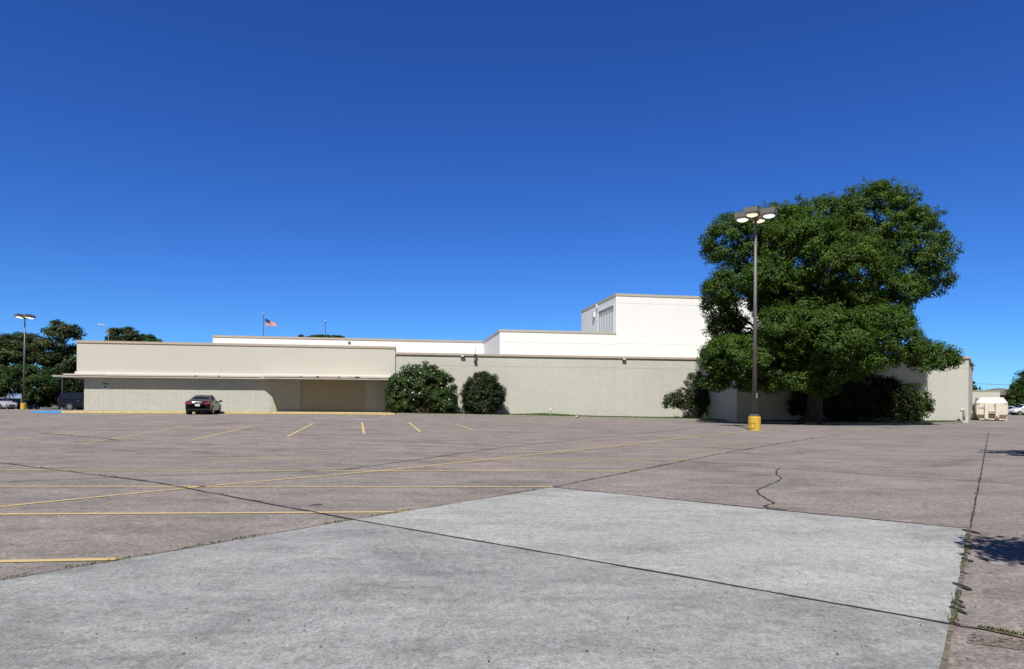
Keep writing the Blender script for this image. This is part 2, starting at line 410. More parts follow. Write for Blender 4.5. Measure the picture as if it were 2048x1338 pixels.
# joints and cracks
JDIRT = simple('joint_dirt', (.155, .125, .10), .95, var=.55, scale=16)
weed_paths = []
for pix, w, jit in (
    ([(-420, 1232), (0, 1162), (706, 1040), (1105, 975)], .028, .35), ([(1105, 975), (1430, 910), (1690, 867)], .03, .5),
    ([(-300, 885), (0, 926), (310, 965), (706, 1040)], .035, .4), ([(706, 1040), (1300, 1143), (1903, 1250)], .032, .35),
    ([(1105, 975), (1525, 1018), (1935, 1058)], .035, .5), ([(0, 965), (345, 951), (690, 939.5), (1024, 890), (1304, 865), (1440, 851)][0:3], .03, .5),
    ([(690, 939.5), (1000, 896), (1304, 865), (1445, 851)], .04, .4),
    ([(1978, 862), (1960, 960), (1940, 1058)], .022, .5), ([(1940, 1058), (1905, 1250), (1890, 1338), (1874, 1450)], .04, .45),
    ([(1380, 923), (1560, 937), (1960, 963), (2100, 974)], .03, .5), ([(0, 861), (240, 855), (480, 846), (700, 852), (910, 849), (1060, 855)], .05, .6),
    ([(72, 866), (200, 876), (238, 881)], .06, .6), ([(480, 858), (700, 878), (860, 884), (1000, 893)], .035, .6),
    ([(1545, 861), (1640, 866), (1800, 871), (1975, 874)], .05, .5), ([(1905, 1250), (1960, 1258), (2048, 1275), (2150, 1296)], .05, .5)):
    o, Q = px_strip('pavement_joint', pix, w, JDIRT if pix[-1] in ((1874, 1450), (2150, 1296), (1105, 975)) else TAR, .011, jit, .25); weed_paths.append(Q)
px_strip('pavement_crack', [(1562, 936), (1553, 941), (1553, 950), (1563, 957), (1556, 963), (1513, 981), (1517, 988), (1535, 1000), (1550, 1007), (1527, 1013), (1536, 1017), (1575, 1020)], .024, TAR, .011, .7, .1)
# yellow paint
for pix, w, m in (
    ([(-420, 1054), (0, 1014), (410, 973), (780, 940), (1024, 914), (1220, 893), (1500, 862)], .105, PAINT_Y),
    ([(-60, 1125), (240, 1119)], .105, PAINT_Y), ([(-160, 1030), (815, 1024.5)], .10, PAINT_Y), ([(-260, 973), (1105, 974)], .10, PAINT_Y),
    ([(-200, 940), (1265, 943)], .10, PAINT_Y), ([(370, 917.5), (1385, 920)], .10, PAINT_Y), ([(612, 902.5), (1450, 905.5)], .10, PAINT_Y),
    ([(800, 891), (1520, 893.5)], .10, PAINT_Y), ([(945, 882), (1580, 884)], .10, PAINT_YF), ([(1080, 874.5), (1630, 876.5)], .10, PAINT_YF),
    ([(1522, 862), (1640, 867)], .10, PAINT_YF),
    ([(-120, 873), (30, 860)], .10, PAINT_Y), ([(-60, 888), (232, 854.5)], .10, PAINT_Y), ([(158, 888.5), (382, 851.5)], .10, PAINT_Y), ([(376, 882.5), (520, 848.5)], .105, PAINT_Y),
    ([(575, 873.5), (626, 847)], .12, PAINT_Y), ([(724, 844), (728, 868)], .12, PAINT_Y), ([(818, 845), (841, 864)], .12, PAINT_Y), ([(911, 848.5), (946, 860)], .12, PAINT_Y),
    ([(765, 833), (771, 830.8)], .14, PAINT_Y), ([(690, 834), (702, 831)], .12, PAINT_YF), ([(840, 831.5), (848, 834.5)], .12, PAINT_YF), ([(915, 833), (928, 836)], .12, PAINT_YF),
    ([(1000, 834.5), (1015, 837.5)], .12, PAINT_YF)):
    px_strip('painted_line', pix, w, m, .008)
def patch(name, pix, mat, zo, parent=lot):
    mb = MB(); c = [at(*p) for p in pix]; N = 8
    for i in range(N):
        for j in range(N):
            q = []
            for a, b in ((i, j), (i + 1, j), (i + 1, j + 1), (i, j + 1)):
                e = c[0].lerp(c[1], a / N).lerp(c[3].lerp(c[2], a / N), b / N); q.append((e.x, e.y, gz(e.x, e.y) + zo))
            mb.quad(q)
    return mb.build(name, mat, parent)
patch('blue_painted_ramp', [(60, 825.6), (122, 826), (127, 822.2), (72, 821.8)], PAINT_B, .009)
patch('faded_blue_paint', [(96, 829), (140, 829.4), (142, 828), (98, 827.6)], simple('faded_blue', (.20, .20, .25), .9), .008)
patch('worn_white_marking', [(598, 838), (770, 841), (775, 837), (650, 835.2)], PAINT_W, .008)
patch('worn_white_marking', [(1435, 864), (1490, 864.5), (1497, 862.5), (1450, 862)], PAINT_W, .007)
ag = patch('aggregate_patch', [(1934, 1287), (2060, 1303), (2060, 1280), (1936, 1268)], paver('pebble_patch', (.30, .25, .22), (.36, .29, .26), (.27, .23, .21), pebble=1.3, grain=.8, bumpd=.02), .005)
SKID = simple('tyre_scuff', (.27, .272, .268), .9, var=.1, scale=20)
px_strip('tyre_scuff', [(800, 1062), (815, 1072), (828, 1090), (836, 1108), (838, 1126)], .035, SKID, .009, .5, .1)
px_strip('tyre_scuff', [(760, 1070), (772, 1083), (778, 1100)], .03, SKID, .009, .6, .1)

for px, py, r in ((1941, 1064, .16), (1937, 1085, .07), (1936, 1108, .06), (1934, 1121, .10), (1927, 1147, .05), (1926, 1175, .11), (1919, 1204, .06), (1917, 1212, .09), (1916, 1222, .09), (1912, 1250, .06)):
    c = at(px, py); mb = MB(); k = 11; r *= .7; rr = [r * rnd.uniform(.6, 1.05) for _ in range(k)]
    mb.quad([(c.x + rr[i] * .55 * math.cos(6.283 * i / k), c.y + rr[i] * 1.7 * math.sin(6.283 * i / k), .0125) for i in range(k)]); mb.build('dark_blot', TAR, lot)  # flat dark irregular blots along the right-hand joint
# kerb, pavement and planting strip
KT = 57.0
sK0, sK1 = s_at(123, KT), s_at(790, KT)
def sweep_kerb(name, pts, mat, h=.15, w=.16):
    mb = MB(); Q = []
    for a, b in zip(pts[:-1], pts[1:]):
        n = max(1, int((b - a).length / .7)); Q += [a + (b - a) * (k / n) for k in range(n)]
    Q.append(pts[-1]); R = []
    for k, p in enumerate(Q):
        d = Q[min(k + 1, len(Q) - 1)] - Q[max(k - 1, 0)]; nr = Vector((-d.y, d.x, 0)).normalized(); z = gz(p.x, p.y)
        R.append([(p.x + nr.x * o, p.y + nr.y * o, z + zz) for o, zz in ((0, -.1), (.012, h - .03), (.035, h), (w, h), (w, -.1))])
    for k in range(len(Q) - 1):
        for j in range(4): mb.quad([R[k][j], R[k + 1][j], R[k + 1][j + 1], R[k][j + 1]])
    mb.quad(R[0]); mb.quad(R[-1][::-1]); return struct(mb.build(name, mat)), Q
sweep_kerb('yellow_kerb', [P(sK0, KT), P(sK1, KT)], KERBY)
wk = MB()
for k in range(40):
    a, b = sK0 - .3 + (sK1 - sK0 + .3) * k / 40, sK0 - .3 + (sK1 - sK0 + .3) * (k + 1) / 40
    q = [P(a, KT + .16), P(b, KT + .16), P(b, 59.6), P(a, 59.6)]; wk.quad([(p.x, p.y, gz(p.x, p.y) + .152) for p in q])
struct(wk.build('sidewalk', WALK))
kpx = [(830, 830.8), (1060, 834.4), (1240, 838), (1390, 841.3), (1450, 842.8), (1500, 844.3), (1560, 846.8), (1640, 848.9), (1740, 849.6), (1840, 849.4), (1905, 847.6), (1930, 845.2), (1941, 842.2)]
kp = [P(sK1, KT)] + [at(*p) for p in kpx]
_, KQ = sweep_kerb('grey_kerb', kp, KERBM)
TW, TG = 58.9, 51.35
def wall_t(s): return TW if s < 27.85 else TG
def mound(s, v): return .12 + .16 * math.exp(-((s - 13.2) / 2.4) ** 2) * v + .05 * v
bed = MB(); BEDROWS = []
for p in KQ:
    s = p.x * CP + p.y * SP; t = -p.x * SP + p.y * CP; row = []
    tw = wall_t(s) + .1
    for j in range(5):
        v = j / 4; q = P(s, t + .14 + (max(tw, t + .2) - t - .14) * v); row.append((q.x, q.y, gz(q.x, q.y) + mound(s, v)))
    BEDROWS.append(row)
for r0, r1 in zip(BEDROWS[:-1], BEDROWS[1:]):
    for j in range(4): bed.quad([r0[j], r1[j], r1[j + 1], r0[j + 1]])
struct(bed.build('planting_strip', GRASSDIRT, smooth=False))
def blades(name, pts, h, w, base, label=None, lean=.5):
    n = len(pts); pts = np.asarray(pts, float); hh = h * rng.uniform(.4, 1.25, n); pts = pts + np.stack([0 * hh, 0 * hh, hh * .4], 1)
    nr = rng.normal(size=(n, 3)); nr[:, 2] *= .3; ax = np.zeros((n, 3))
    # long axis near vertical: leaf_obj's long axis is b = n x (n x r), r close to up
    o = leaf_obj(name, pts, nr, h, w, tints(np.arange(n) % 97, base, .25, .2, .2), BLADE, None, axis=np.tile([0, 0, 1.0], (n, 1)))
    return struct(o, 'stuff')
gp = []
for _ in range(26000):
    k = rnd.randrange(len(BEDROWS) - 1); j = rnd.random() * 3.999; i = int(j); a, b = BEDROWS[k], BEDROWS[k + 1]; f, g = rnd.random(), j - i
    p = [a[i][c] * (1 - f) * (1 - g) + b[i][c] * f * (1 - g) + a[i + 1][c] * (1 - f) * g + b[i + 1][c] * f * g for c in range(3)]
    s = p[0] * CP + p[1] * SP
    if s < 12 and rnd.random() < .6: continue
    gp.append(p)
blades('grass', gp, .09, .22, (.075, .115, .03))
wp = []
for qi, prob in ((0, .75), (1, .5), (2, .5), (4, .12), (7, .3), (8, .85), (14, .9), (3, .06)):
    Q = weed_paths[qi]
    for a, b in zip(Q[:-1], Q[1:]):
        dist = a.y
        dense = .5 + .5 * math.sin(a.x * 2.1 + a.y * 1.3) + .4 * math.sin(a.x * 5.7)
        if dist < 30 and rnd.random() < prob * max(.15, dense):
            for _ in range(int({8: 34, 14: 110}.get(qi, 40) * prob)):
                p = a.lerp(b, rnd.random()); wp.append((p.x + rnd.gauss(0, .016), p.y + rnd.gauss(0, .016), gz(p.x, p.y) + .008))
blades('weeds', wp, .032, .26, (.085, .10, .03))
px_s = MB(); px_s.tube([at(620, 1012.5) + Vector((0, 0, .015)), at(633, 1011.8) + Vector((0, 0, .02)), at(645, 1011) + Vector((0, 0, .014))], [.007, .009, .006], 6)
tag(px_s.build('stick', BARK), 'short dark stick lying on brown paving above the second yellow line', 'stick')
dm = MB()
for _ in range(130):
    px, py = rnd.uniform(0, 2000), 880 + 455 * rnd.random() ** .7
    p = at(px, py); r = rnd.uniform(.004, .011); a = rnd.random() * 6.28
    dm.quad([(p.x + r * math.cos(a + k * 1.57) * (1.6 if k % 2 else .7), p.y + r * math.sin(a + k * 1.57) * (1.6 if k % 2 else .7), p.z + .013) for k in range(4)])
struct(dm.build('leaf_litter', simple('dead_leaf', (.05, .042, .034), .9, var=.5, scale=3)), 'stuff')

# ------------------------------------------------------------------ the store building
bld = thing('store_building', P(10, 60, 0), 'long low beige and white windowless store building with flat roofs and canopy', 'building', PHI)
def rect(s0, s1, t0, t1): return [tuple(P(s0, t0).xy), tuple(P(s1, t0).xy), tuple(P(s1, t1).xy), tuple(P(s0, t1).xy)]
def block(name, poly, z0, z1, mat, coping=None, ch=.18, co=.07, zc=0):
    mb = MB(); mb.prism(poly, z0, z1, cap=False); mb.mi = [0] * len(mb.f)
    mb.quad([(p[0], p[1], z1 - .3) for p in poly], mi=1); o = mb.build(name, [mat, ROOFM], bld)
    if coping:
        c = MB(); n = len(poly); V = [Vector((p[0], p[1])) for p in poly]; O, I = [], []
        for i in range(n):
            d0 = (V[i] - V[i - 1]).normalized(); d1 = (V[(i + 1) % n] - V[i]).normalized(); n0 = Vector((d0.y, -d0.x)); n1 = Vector((d1.y, -d1.x))
            k = (n0 + n1) / (1 + n0.dot(n1)); O.append(V[i] + k * co); I.append(V[i] - k * .25)
        for i in range(n):
            j = (i + 1) % n; za, zb = z1 - ch, z1 + .015
            for A, B, p, q in ((O, O, za, zb),):
                c.quad([(O[i].x, O[i].y, za), (O[j].x, O[j].y, za), (O[j].x, O[j].y, zb), (O[i].x, O[i].y, zb)])
            c.quad([(O[i].x, O[i].y, zb), (O[j].x, O[j].y, zb), (I[j].x, I[j].y, zb), (I[i].x, I[i].y, zb)])
            c.quad([(I[i].x, I[i].y, zb), (I[j].x, I[j].y, zb), (I[j].x, I[j].y, z1 - .35), (I[i].x, I[i].y, z1 - .35)])
            c.quad([(V[i].x, V[i].y, za), (V[j].x, V[j].y, za), (O[j].x, O[j].y, za), (O[i].x, O[i].y, za)])
        c.build('coping', coping, o)
    return o
TL, TP = 59.1, 58.75
sL, sM, sQ, sV, sR = s_at(168, TL), s_at(541, TL), s_at(601, TL), s_at(730, TL), s_at(790, TP)
sPL = s_at(153, TP)
wl = MB()                                               # lower wall of the left block: grid block, running block, board, running block
for a, b, nm, m, dt in ((sL, sM, 'block_wall', BRK_GRID, 0), (sM, sQ, 'entrance_wall', BRK_RUN, .012), (sV, sR + 1.2, 'entrance_wall', BRK_RUN, .012)):
    MB().prism(rect(a, b, TL + dt, TL + 6), -.6, 3.5).build(nm, m, bld)
MB().prism(rect(sQ + .02, sV - .02, TL + .06, TL + 6), -.6, 3.5).build('infill_panel', PANEL, bld)
for sx in (sQ, sV): MB().prism(rect(sx - .02, sx + .02, TL + .035, TL + .3), -.6, 3.4).build('panel_trim', simple('trim_brown', (.2, .17, .14), .7), bld)
block('upper_fascia', rect(sPL, sR, TP, 79.0), 3.74, 6.26, STUCCO, TAN, .17, .06)
# white flashing and canopy: shallow on the left, deep over the former entrance, wrapping the left end
MB().prism(rect(sPL - .1, sR - .35, TP - .12, TP + .5), 3.56, 3.735).build('flashing', FLASH, bld)
sS = s_at(537, TL)
cpoly = [(sL - 1.95, TL - .9), (sL - 1.2, TL - .62), (sS - .55, TL - .62), (sS - .1, TL - .95), (sS, TL - 1.6), (sS, TL - 2.0), (sR - .55, TL - 2.0), (sR - .55, TL - .02), (sL - .0, TL - .02), (sL - .0, TL + 12), (sL - 1.95, TL + 12)]
can = MB().prism([tuple(P(*q).xy) for q in cpoly], 3.28, 3.43).build('canopy', CANOPY, bld)
cp2 = [(sL - 1.25, TL - .66), (sS - .5, TL - .66), (sS - .06, TL - .99), (sS - .04, TL - 2.04), (sR - .5, TL - 2.04), (sR - .5, TL - .3), (sL - 1.25, TL - .3)]
MB().prism([tuple(P(*q).xy) for q in cp2], 3.432, 3.555).build('canopy_fascia', simple('fascia_paint', (.60, .56, .50), .65, var=.12, scale=1.4), can)
for px in (380, 428, 601, 635, 678, 712, 716):
    s = s_at(px, TL - 2.05); deep = px > 540
    MB().box(P(s, TL - (2.052 if deep else .672), 3.5), (.22 if px in (635, 712, 716) else .12, .02, .07), Matrix.Rotation(PHI, 3, 'Z')).build('rust_stain', simple('stain_dark', (.10, .075, .055), .9), can)
# long beige wall, wing, white upper storeys
s28 = 27.85
p1 = block('main_wall', rect(sR - .02, s28 + .01, TW, 79.1), -.6, 5.755, BRK_P1, TAN, .17, .11)
sW = s_at(1937, TG); c0 = P(sW, TG); dv = Vector((.715, 1, 0)).normalized()
wend = c0 + dv * 26
wing = block('wing', [tuple(P(s28, TG).xy), tuple(c0.xy), tuple(wend.xy), tuple(P(s28, 84).xy)], -.6, 5.765, BRK_P1, TAN, .17, .11)
sA = s_at(425, 79.2); sB = 9.95; sC = s_at(1230.5, 66); sD = s_at(1722, 66)
zAB = z_at(1000, 659, 66); zC = z_at(1230, 587, 66)
ua = block('upper_block', rect(sA, sB + .5, 79.2, 96), 4, zAB - .005, BRK_WHITE, TAN, .2, .06)
ub = block('upper_block', rect(sB, sC - .005, 66, 79.195), 4, zAB, BRK_WHITE, PALE, .2, .05)
uc = block('tower_block', rect(sC, sD, 66, 79.19), 4, zC, BRK_WHITE, PALE, .22, .05)
# control joints as shallow seams
SEAM = simple('seam_dark', (.42, .41, .38), .9); SEAMW = simple('seam_pale', (.62, .62, .61), .9)  # darker and paler line colours of the control joints
def seam(parent, s0, s1, t, z, mat): 
    m = MB(); m.box(P((s0 + s1) / 2, t - .002, z), (s1 - s0, .008, .02), Matrix.Rotation(PHI, 3, 'Z')); m.build('seam', mat, parent)
seam(p1, sR + .1, s28, TW, z_at(1140, 734.5, TW), SEAM)
seam(wing, s28, sW, TG, z_at(1920, 736, TG), SEAM)
seam(ub, sB, sC, 66, z_at(1140, 686.5, 66), SEAMW); seam(uc, sC, sD, 66, z_at(1300, 688, 66), SEAMW); seam(uc, sC, sD, 66, z_at(1240, 606, 66), SEAMW)
# louvred opening in the shaded side of the tower
def side_t(px): 
    # t where the ray at px meets the plane s = sC
    lo, hi = 66.0, 79.2
    for _ in range(40):
        m = (lo + hi) / 2
        if s_at(px, m) > sC: hi = m
        else: lo = m
    return lo
t0, t1 = side_t(1227), side_t(1196.5); zt = z_at(1227, 611, t0); zt2 = zt
fr = MB(); w = sC - .003
def sbox(mb, ta, tb, za, zb, out=.03, dep=.02):
    c = P(w - out / 2 + dep / 2, (ta + tb) / 2, (za + zb) / 2); mb.box(c, (out + dep, abs(tb - ta), zb - za), Matrix.Rotation(PHI, 3, 'Z')); return mb
zl0 = zAB - .5
lou = sbox(MB(), t0, t1, zl0, zt, .012).build('louver', simple('louvre_back', (.58, .60, .62), .6), uc)
m = MB(); sbox(m, t1, t1 + .14, zl0, zt + .12, .14); sbox(m, t0 - .1, t0, zl0, zt + .12, .05); sbox(m, t0, t1, zt, zt + .12, .10); m.build('louver_frame', WHITEP, lou)
m = MB(); nb = 6
for k in range(nb):
    a = t0 + (t1 - t0) * (k + .08) / nb; b = t0 + (t1 - t0) * (k + .92) / nb
    sbox(m, a, b, zl0, zt - .62, .06)
    for q in range(7): sbox(m, a + .02, b - .02, zt - .56 + q * .08, zt - .53 + q * .08, .05)
m.build('louver_slat', LOUV, lou)
vb = side_t(1188); m = MB(); sbox(m, vb - .25, vb + .25, z_at(1188, 634, vb), z_at(1188, 625, vb), .22); m.build('vent_hood', WHITEP, uc)
m = MB(); sbox(m, vb - .12, vb + .12, z_at(1188, 640, vb), z_at(1188, 637, vb), .1); m.build('side_outlet', STEEL, uc)
ts = side_t(1193.5); m = MB(); sbox(m, ts - .12, ts + .12, zC - .62, zC - .16, .16); m.build('roof_scupper', WHITEP, uc)
# small things fixed to the walls
def flood(px, py, t, parent):
    s = s_at(px, t); z = z_at(px, py, t); R = Matrix.Rotation(PHI, 3, 'Z')
    o = MB().box(P(s, t - .13, z), (.36, .24, .20), R).build('wall_light', simple('light_bronze', (.09, .08, .075), .5), parent, bevel=.01)
    MB().box(P(s - .03, t - .255, z + .01), (.26, .02, .13), R).build('light_lens', simple('light_glass', (.85, .85, .85), .3), o)
flood(924.5, 712, TW, p1); flood(1247, 718.5, TW, p1)
s = s_at(950, TW); R = Matrix.Rotation(PHI, 3, 'Z')
an = MB().tube([P(s, TW - .2, z_at(950, 726, TW)), P(s, TW - .2, z_at(950, 695, TW))], [.03, .022], 6).build('antenna_mast', STEEL, p1)
MB().box(P(s, TW - .14, z_at(950, 711, TW)), (.3, .28, .08), R).build('mast_bracket', BLACKP, an); m = MB(); m.box(P(s, TW - .14, z_at(950, 722, TW)), (.26, .26, .07), R); m.box(P(s, TW - .14, z_at(950, 724, TW)), (.06, .2, .2), R); m.build('mast_bracket', BLACKP, an)
MB().box(P(s_at(698, 79.2), 79.15, z_at(698, 685, 79.2)), (.28, .12, .16), R).build('wall_vent', BLACKP, ua)
q = c0 + dv * 5; m = MB(); m.box((q.x + .12, q.y - .1, 5.3), (.22, .3, .22)); m.box((q.x + .2, q.y - .14, 5.16), (.26, .3, .08)); m.build('wall_light', simple('light_bronze', (.09, .08, .075)), wing)
tag(MB().prism(rect(0, 0.001, 0, .001), 0, .001).build('x', DARK), 'x', 'x'); bpy.data.objects.remove(bpy.data.objects['x'])

def pole_pipe(name, pts, r, label, cat, mat=WHITEP, collar=True):
    o = thing(name, pts[0], label, cat); MB().tube(pts, [r] * len(pts), 10).build('pipe', mat, o, smooth=True)
    if collar: MB().lathe(pts[0], [(r * 1.7, -.05), (r * 1.7, .08), (r * 1.1, .1)], 12).build('collar', mat, o)
    return o
b = P(s_at(1101.5, 58.5), 58.5); b.z = z_at(1101.5, 829.5, 58.5)
pole_pipe('vent_pipe', [b, b + Vector((0, 0, .45)), b + Vector((0, 0, .58))], .07, 'short white capped pipe standing on the grass against the long beige wall', 'pipe')
b = P(s_at(1928, 50.7), 50.7); b.z = gz(b.x, b.y) + .1
pole_pipe('gooseneck_pipe', [b + Vector((.0, 0, 0)), b + Vector((0, 0, .95)), b + Vector((-.03, -.02, 1.05)), b + Vector((-.12, -.03, 1.1)), b + Vector((-.22, -.04, 1.06)), b + Vector((-.26, -.05, .95))], .11, 'cream gooseneck pipe rising from grass near the right corner of the wall', 'pipe', simple('cream_paint', (.6, .56, .48), .6))
b = at(1154, 836.4); o = thing('drain_pipe', b, 'white drain pipe end with dark mouth poking out of the grey kerb', 'pipe')
MB().tube([b + P(0, .3, .12), b + P(0, -.06, .1)], [.1, .1], 12).build('pipe', WHITEP, o, smooth=True); MB().tube([b + P(0, -.055, .1), b + P(0, -.066, .1)], [.075, .075], 12).build('pipe_mouth', BLACKP, o)
# accessible-parking sign on the wall
sg = s_at(210, TL - .03); z0 = z_at(210, 778, TL)
o = thing('parking_sign', P(sg, TL - .02, z0), 'small blue and white accessible parking sign with green strip on the block wall', 'sign', PHI)
MB().box(P(sg, TL - .018, z0 + .17), (.34, .012, .34), R).build('sign_plate', simple('sign_white', (.7, .75, .8), .4), o)
MB().box(P(sg, TL - .026, z0 + .15), (.2, .006, .2), R).build('blue_panel', simple('sign_blue', (.02, .08, .35), .4), o)
m = MB()
for k in range(14):
    a, b2 = 3.4 + k * .3, 3.4 + (k + 1) * .3
    m.quad([P(sg + r * math.cos(x), TL - .031, z0 + .12 + r * math.sin(x)) for r, x in ((.045, a), (.057, a), (.057, b2), (.045, b2))])
m.box(P(sg - .01, TL - .031, z0 + .19), (.014, .003, .07), R); m.box(P(sg - .01, TL - .031, z0 + .232), (.022, .003, .02), R); m.box(P(sg + .015, TL - .031, z0 + .16), (.05, .003, .012), R); m.box(P(sg + .045, TL - .031, z0 + .125), (.012, .003, .06), R)
m.build('wheelchair_symbol', WHITEP, o)
MB().box(P(sg, TL - .02, z0 + .42), (.40, .012, .1), R).build('green_strip', simple('sign_green', (.02, .13, .09), .5), o)

# ------------------------------------------------------------------ lights of the lot
def lot_light():
    o = thing('parking_lot_light', (0, 0, 0), '', 'street lamp')
    MB().lathe((0, 0, 0), [(.345, -.1), (.345, .75), (.32, .80), (.05, .815)], 28).build('concrete_base', BASEY, o, smooth=False)
    MB().box((-.02, -.345, .42), (.3, .02, .01)).box((.12, -.335, .27), (.008, .03, .3)).box((-.05, -.345, .12), (.34, .02, .014)).build('base_scratch', simple('scratch_brown', (.12, .08, .03), .9), bpy.data.objects[o.children[0].name])
    MB().box((0, 0, .87), (.46, .46, .11)).build('base_plate', POLEM, o, bevel=.015)
    pole = MB(); pole.tube([(0, 0, .9), (0, 0, 12.25)], [.125, .075], 12); pole.build('pole', POLEM, o, smooth=True)
    MB().box((.13, -.02, 2.0), (.07, .09, .28)).build('hand_hole_cover', STEEL, o, bevel=.01)
    MB().box((0, 0, 12.3), (.3, .3, .42)).build('pole_top', POLEM, o, bevel=.02)
    for k in range(4):
        a = math.pi / 2 * k; M = Matrix.Rotation(a, 3, 'Z'); c = M @ Vector((.74, 0, 12.42))
        MB().box(M @ Vector((.22, 0, 12.40)), (.35, .12, .12), M).build('arm', POLEM, o)
        h = MB(); h.box(c + Vector((0, 0, .06)), (.74, .74, .28), M); h.box(c + Vector((0, 0, -.135)), (.70, .70, .085), M)
        hb = h.build('luminaire', HOUSING, o)
        MB().lathe(c + Vector((0, 0, -.30)), [(.03, .02), (.2, .045), (.285, .09), (.32, .125), (.3, .145)], 24).build('lens', LENS if k % 2 else LENSW, hb, smooth=True)
    return o
la = lot_light()
p = at(1513, 861.2); la.location = p + Vector((0, .33, 0)); la.rotation_euler = (0, 0, rad(-35))
la['label'] = 'tall bronze parking lot light on a yellow base in front of the large oak tree'; la['group'] = 'four headed parking lot lights'
lb = copy_tree(la); p = at(47, 818); lam = 88.0; q = pt(47, 818, lam); lb.location = (q.x, q.y, gz(q.x, q.y)); lb.rotation_euler = (0, rad(.5), rad(60))
lb['label'] = 'distant parking lot light on a yellow base before the pines left of the building'
q = pt(124, 816, 78); zt_ = 6.0; o = thing('metal_pole', (q.x, q.y, gz(q.x, q.y)), 'thin plain grey metal pole standing left of the dark minivan', 'pole')
MB().tube([(q.x, q.y, gz(q.x, q.y) - .1), (q.x + .02, q.y, 4.5)], [.055, .045], 8).build('pole', ALU, o); MB().lathe((q.x, q.y, gz(q.x, q.y)), [(.12, 0), (.12, .5), (.07, .6)], 10).build('pole_sleeve', STEEL, o)

# ------------------------------------------------------------------ vehicles
SEDAN = [(-2.30, .66, .42, .72, .80, .58), (-2.27, .80, .30, .88, .96, .64), (-2.12, .87, .23, .95, 1.05, .68), (-1.8, .90, .21, .98, 1.09, .70), (-1.5, .905, .2, .985, 1.13, .69), (-.72, .91, .2, .97, 1.43, .57),
         (-.1, .91, .2, .95, 1.48, .58), (.45, .91, .2, .93, 1.43, .57), (1.22, .90, .2, .90, 1.02, .68), (1.65, .88, .2, .85, .95, .66), (2.05, .82, .22, .74, .82, .6), (2.25, .70, .3, .62, .68, .52), (2.30, .58, .38, .55, .58, .44)]
VAN = [(-2.55, .82, .42, .95, 1.25, .70), (-2.52, .93, .3, 1.05, 1.55, .71), (-2.40, .97, .25, 1.07, 1.69, .74), (-1.9, .985, .23, 1.08, 1.75, .76), (-1.2, .985, .22, 1.07, 1.78, .77), (-.5, .985, .22, 1.06, 1.78, .77),
       (.2, .985, .22, 1.05, 1.76, .76), (.75, .98, .22, 1.04, 1.68, .73), (1.6, .96, .22, .99, 1.12, .78), (2.0, .93, .24, .92, 1.02, .72), (2.35, .84, .28, .78, .86, .62), (2.5, .74, .34, .66, .72, .54), (2.55, .62, .4, .58, .62, .46)]
SUV = [(-2.3, .78, .5, .95, 1.2, .68), (-2.27, .88, .4, 1.05, 1.45, .68), (-2.15, .92, .36, 1.08, 1.64, .70), (-1.7, .94, .34, 1.09, 1.72, .72), (-1.1, .94, .33, 1.08, 1.76, .72), (-.5, .94, .33, 1.07, 1.76, .72),
       (.1, .94, .33, 1.06, 1.73, .71), (.5, .94, .33, 1.05, 1.66, .69), (1.15, .93, .33, 1.03, 1.16, .76), (1.6, .91, .34, .98, 1.09, .74), (2.05, .84, .38, .88, .98, .66), (2.22, .76, .42, .78, .84, .6), (2.3, .66, .48, .68, .72, .52)]
def ring(st):
    x, w, zb, zs, zt, wt = st; zm = min(.6, (zb + zs) / 2 + .03)
    h = [(0, zb), (w * .8, zb), (w * .97, zb + .12), (w, zm), (w * .975, zs), ((w * .975 + wt) / 2 + .02, (zs + zt) / 2), (wt, zt - .035), (wt * .6, zt - .005), (0, zt)]
    return [(x, -y, z) for y, z in h] + [(x, y, z) for y, z in h[-2:0:-1]]
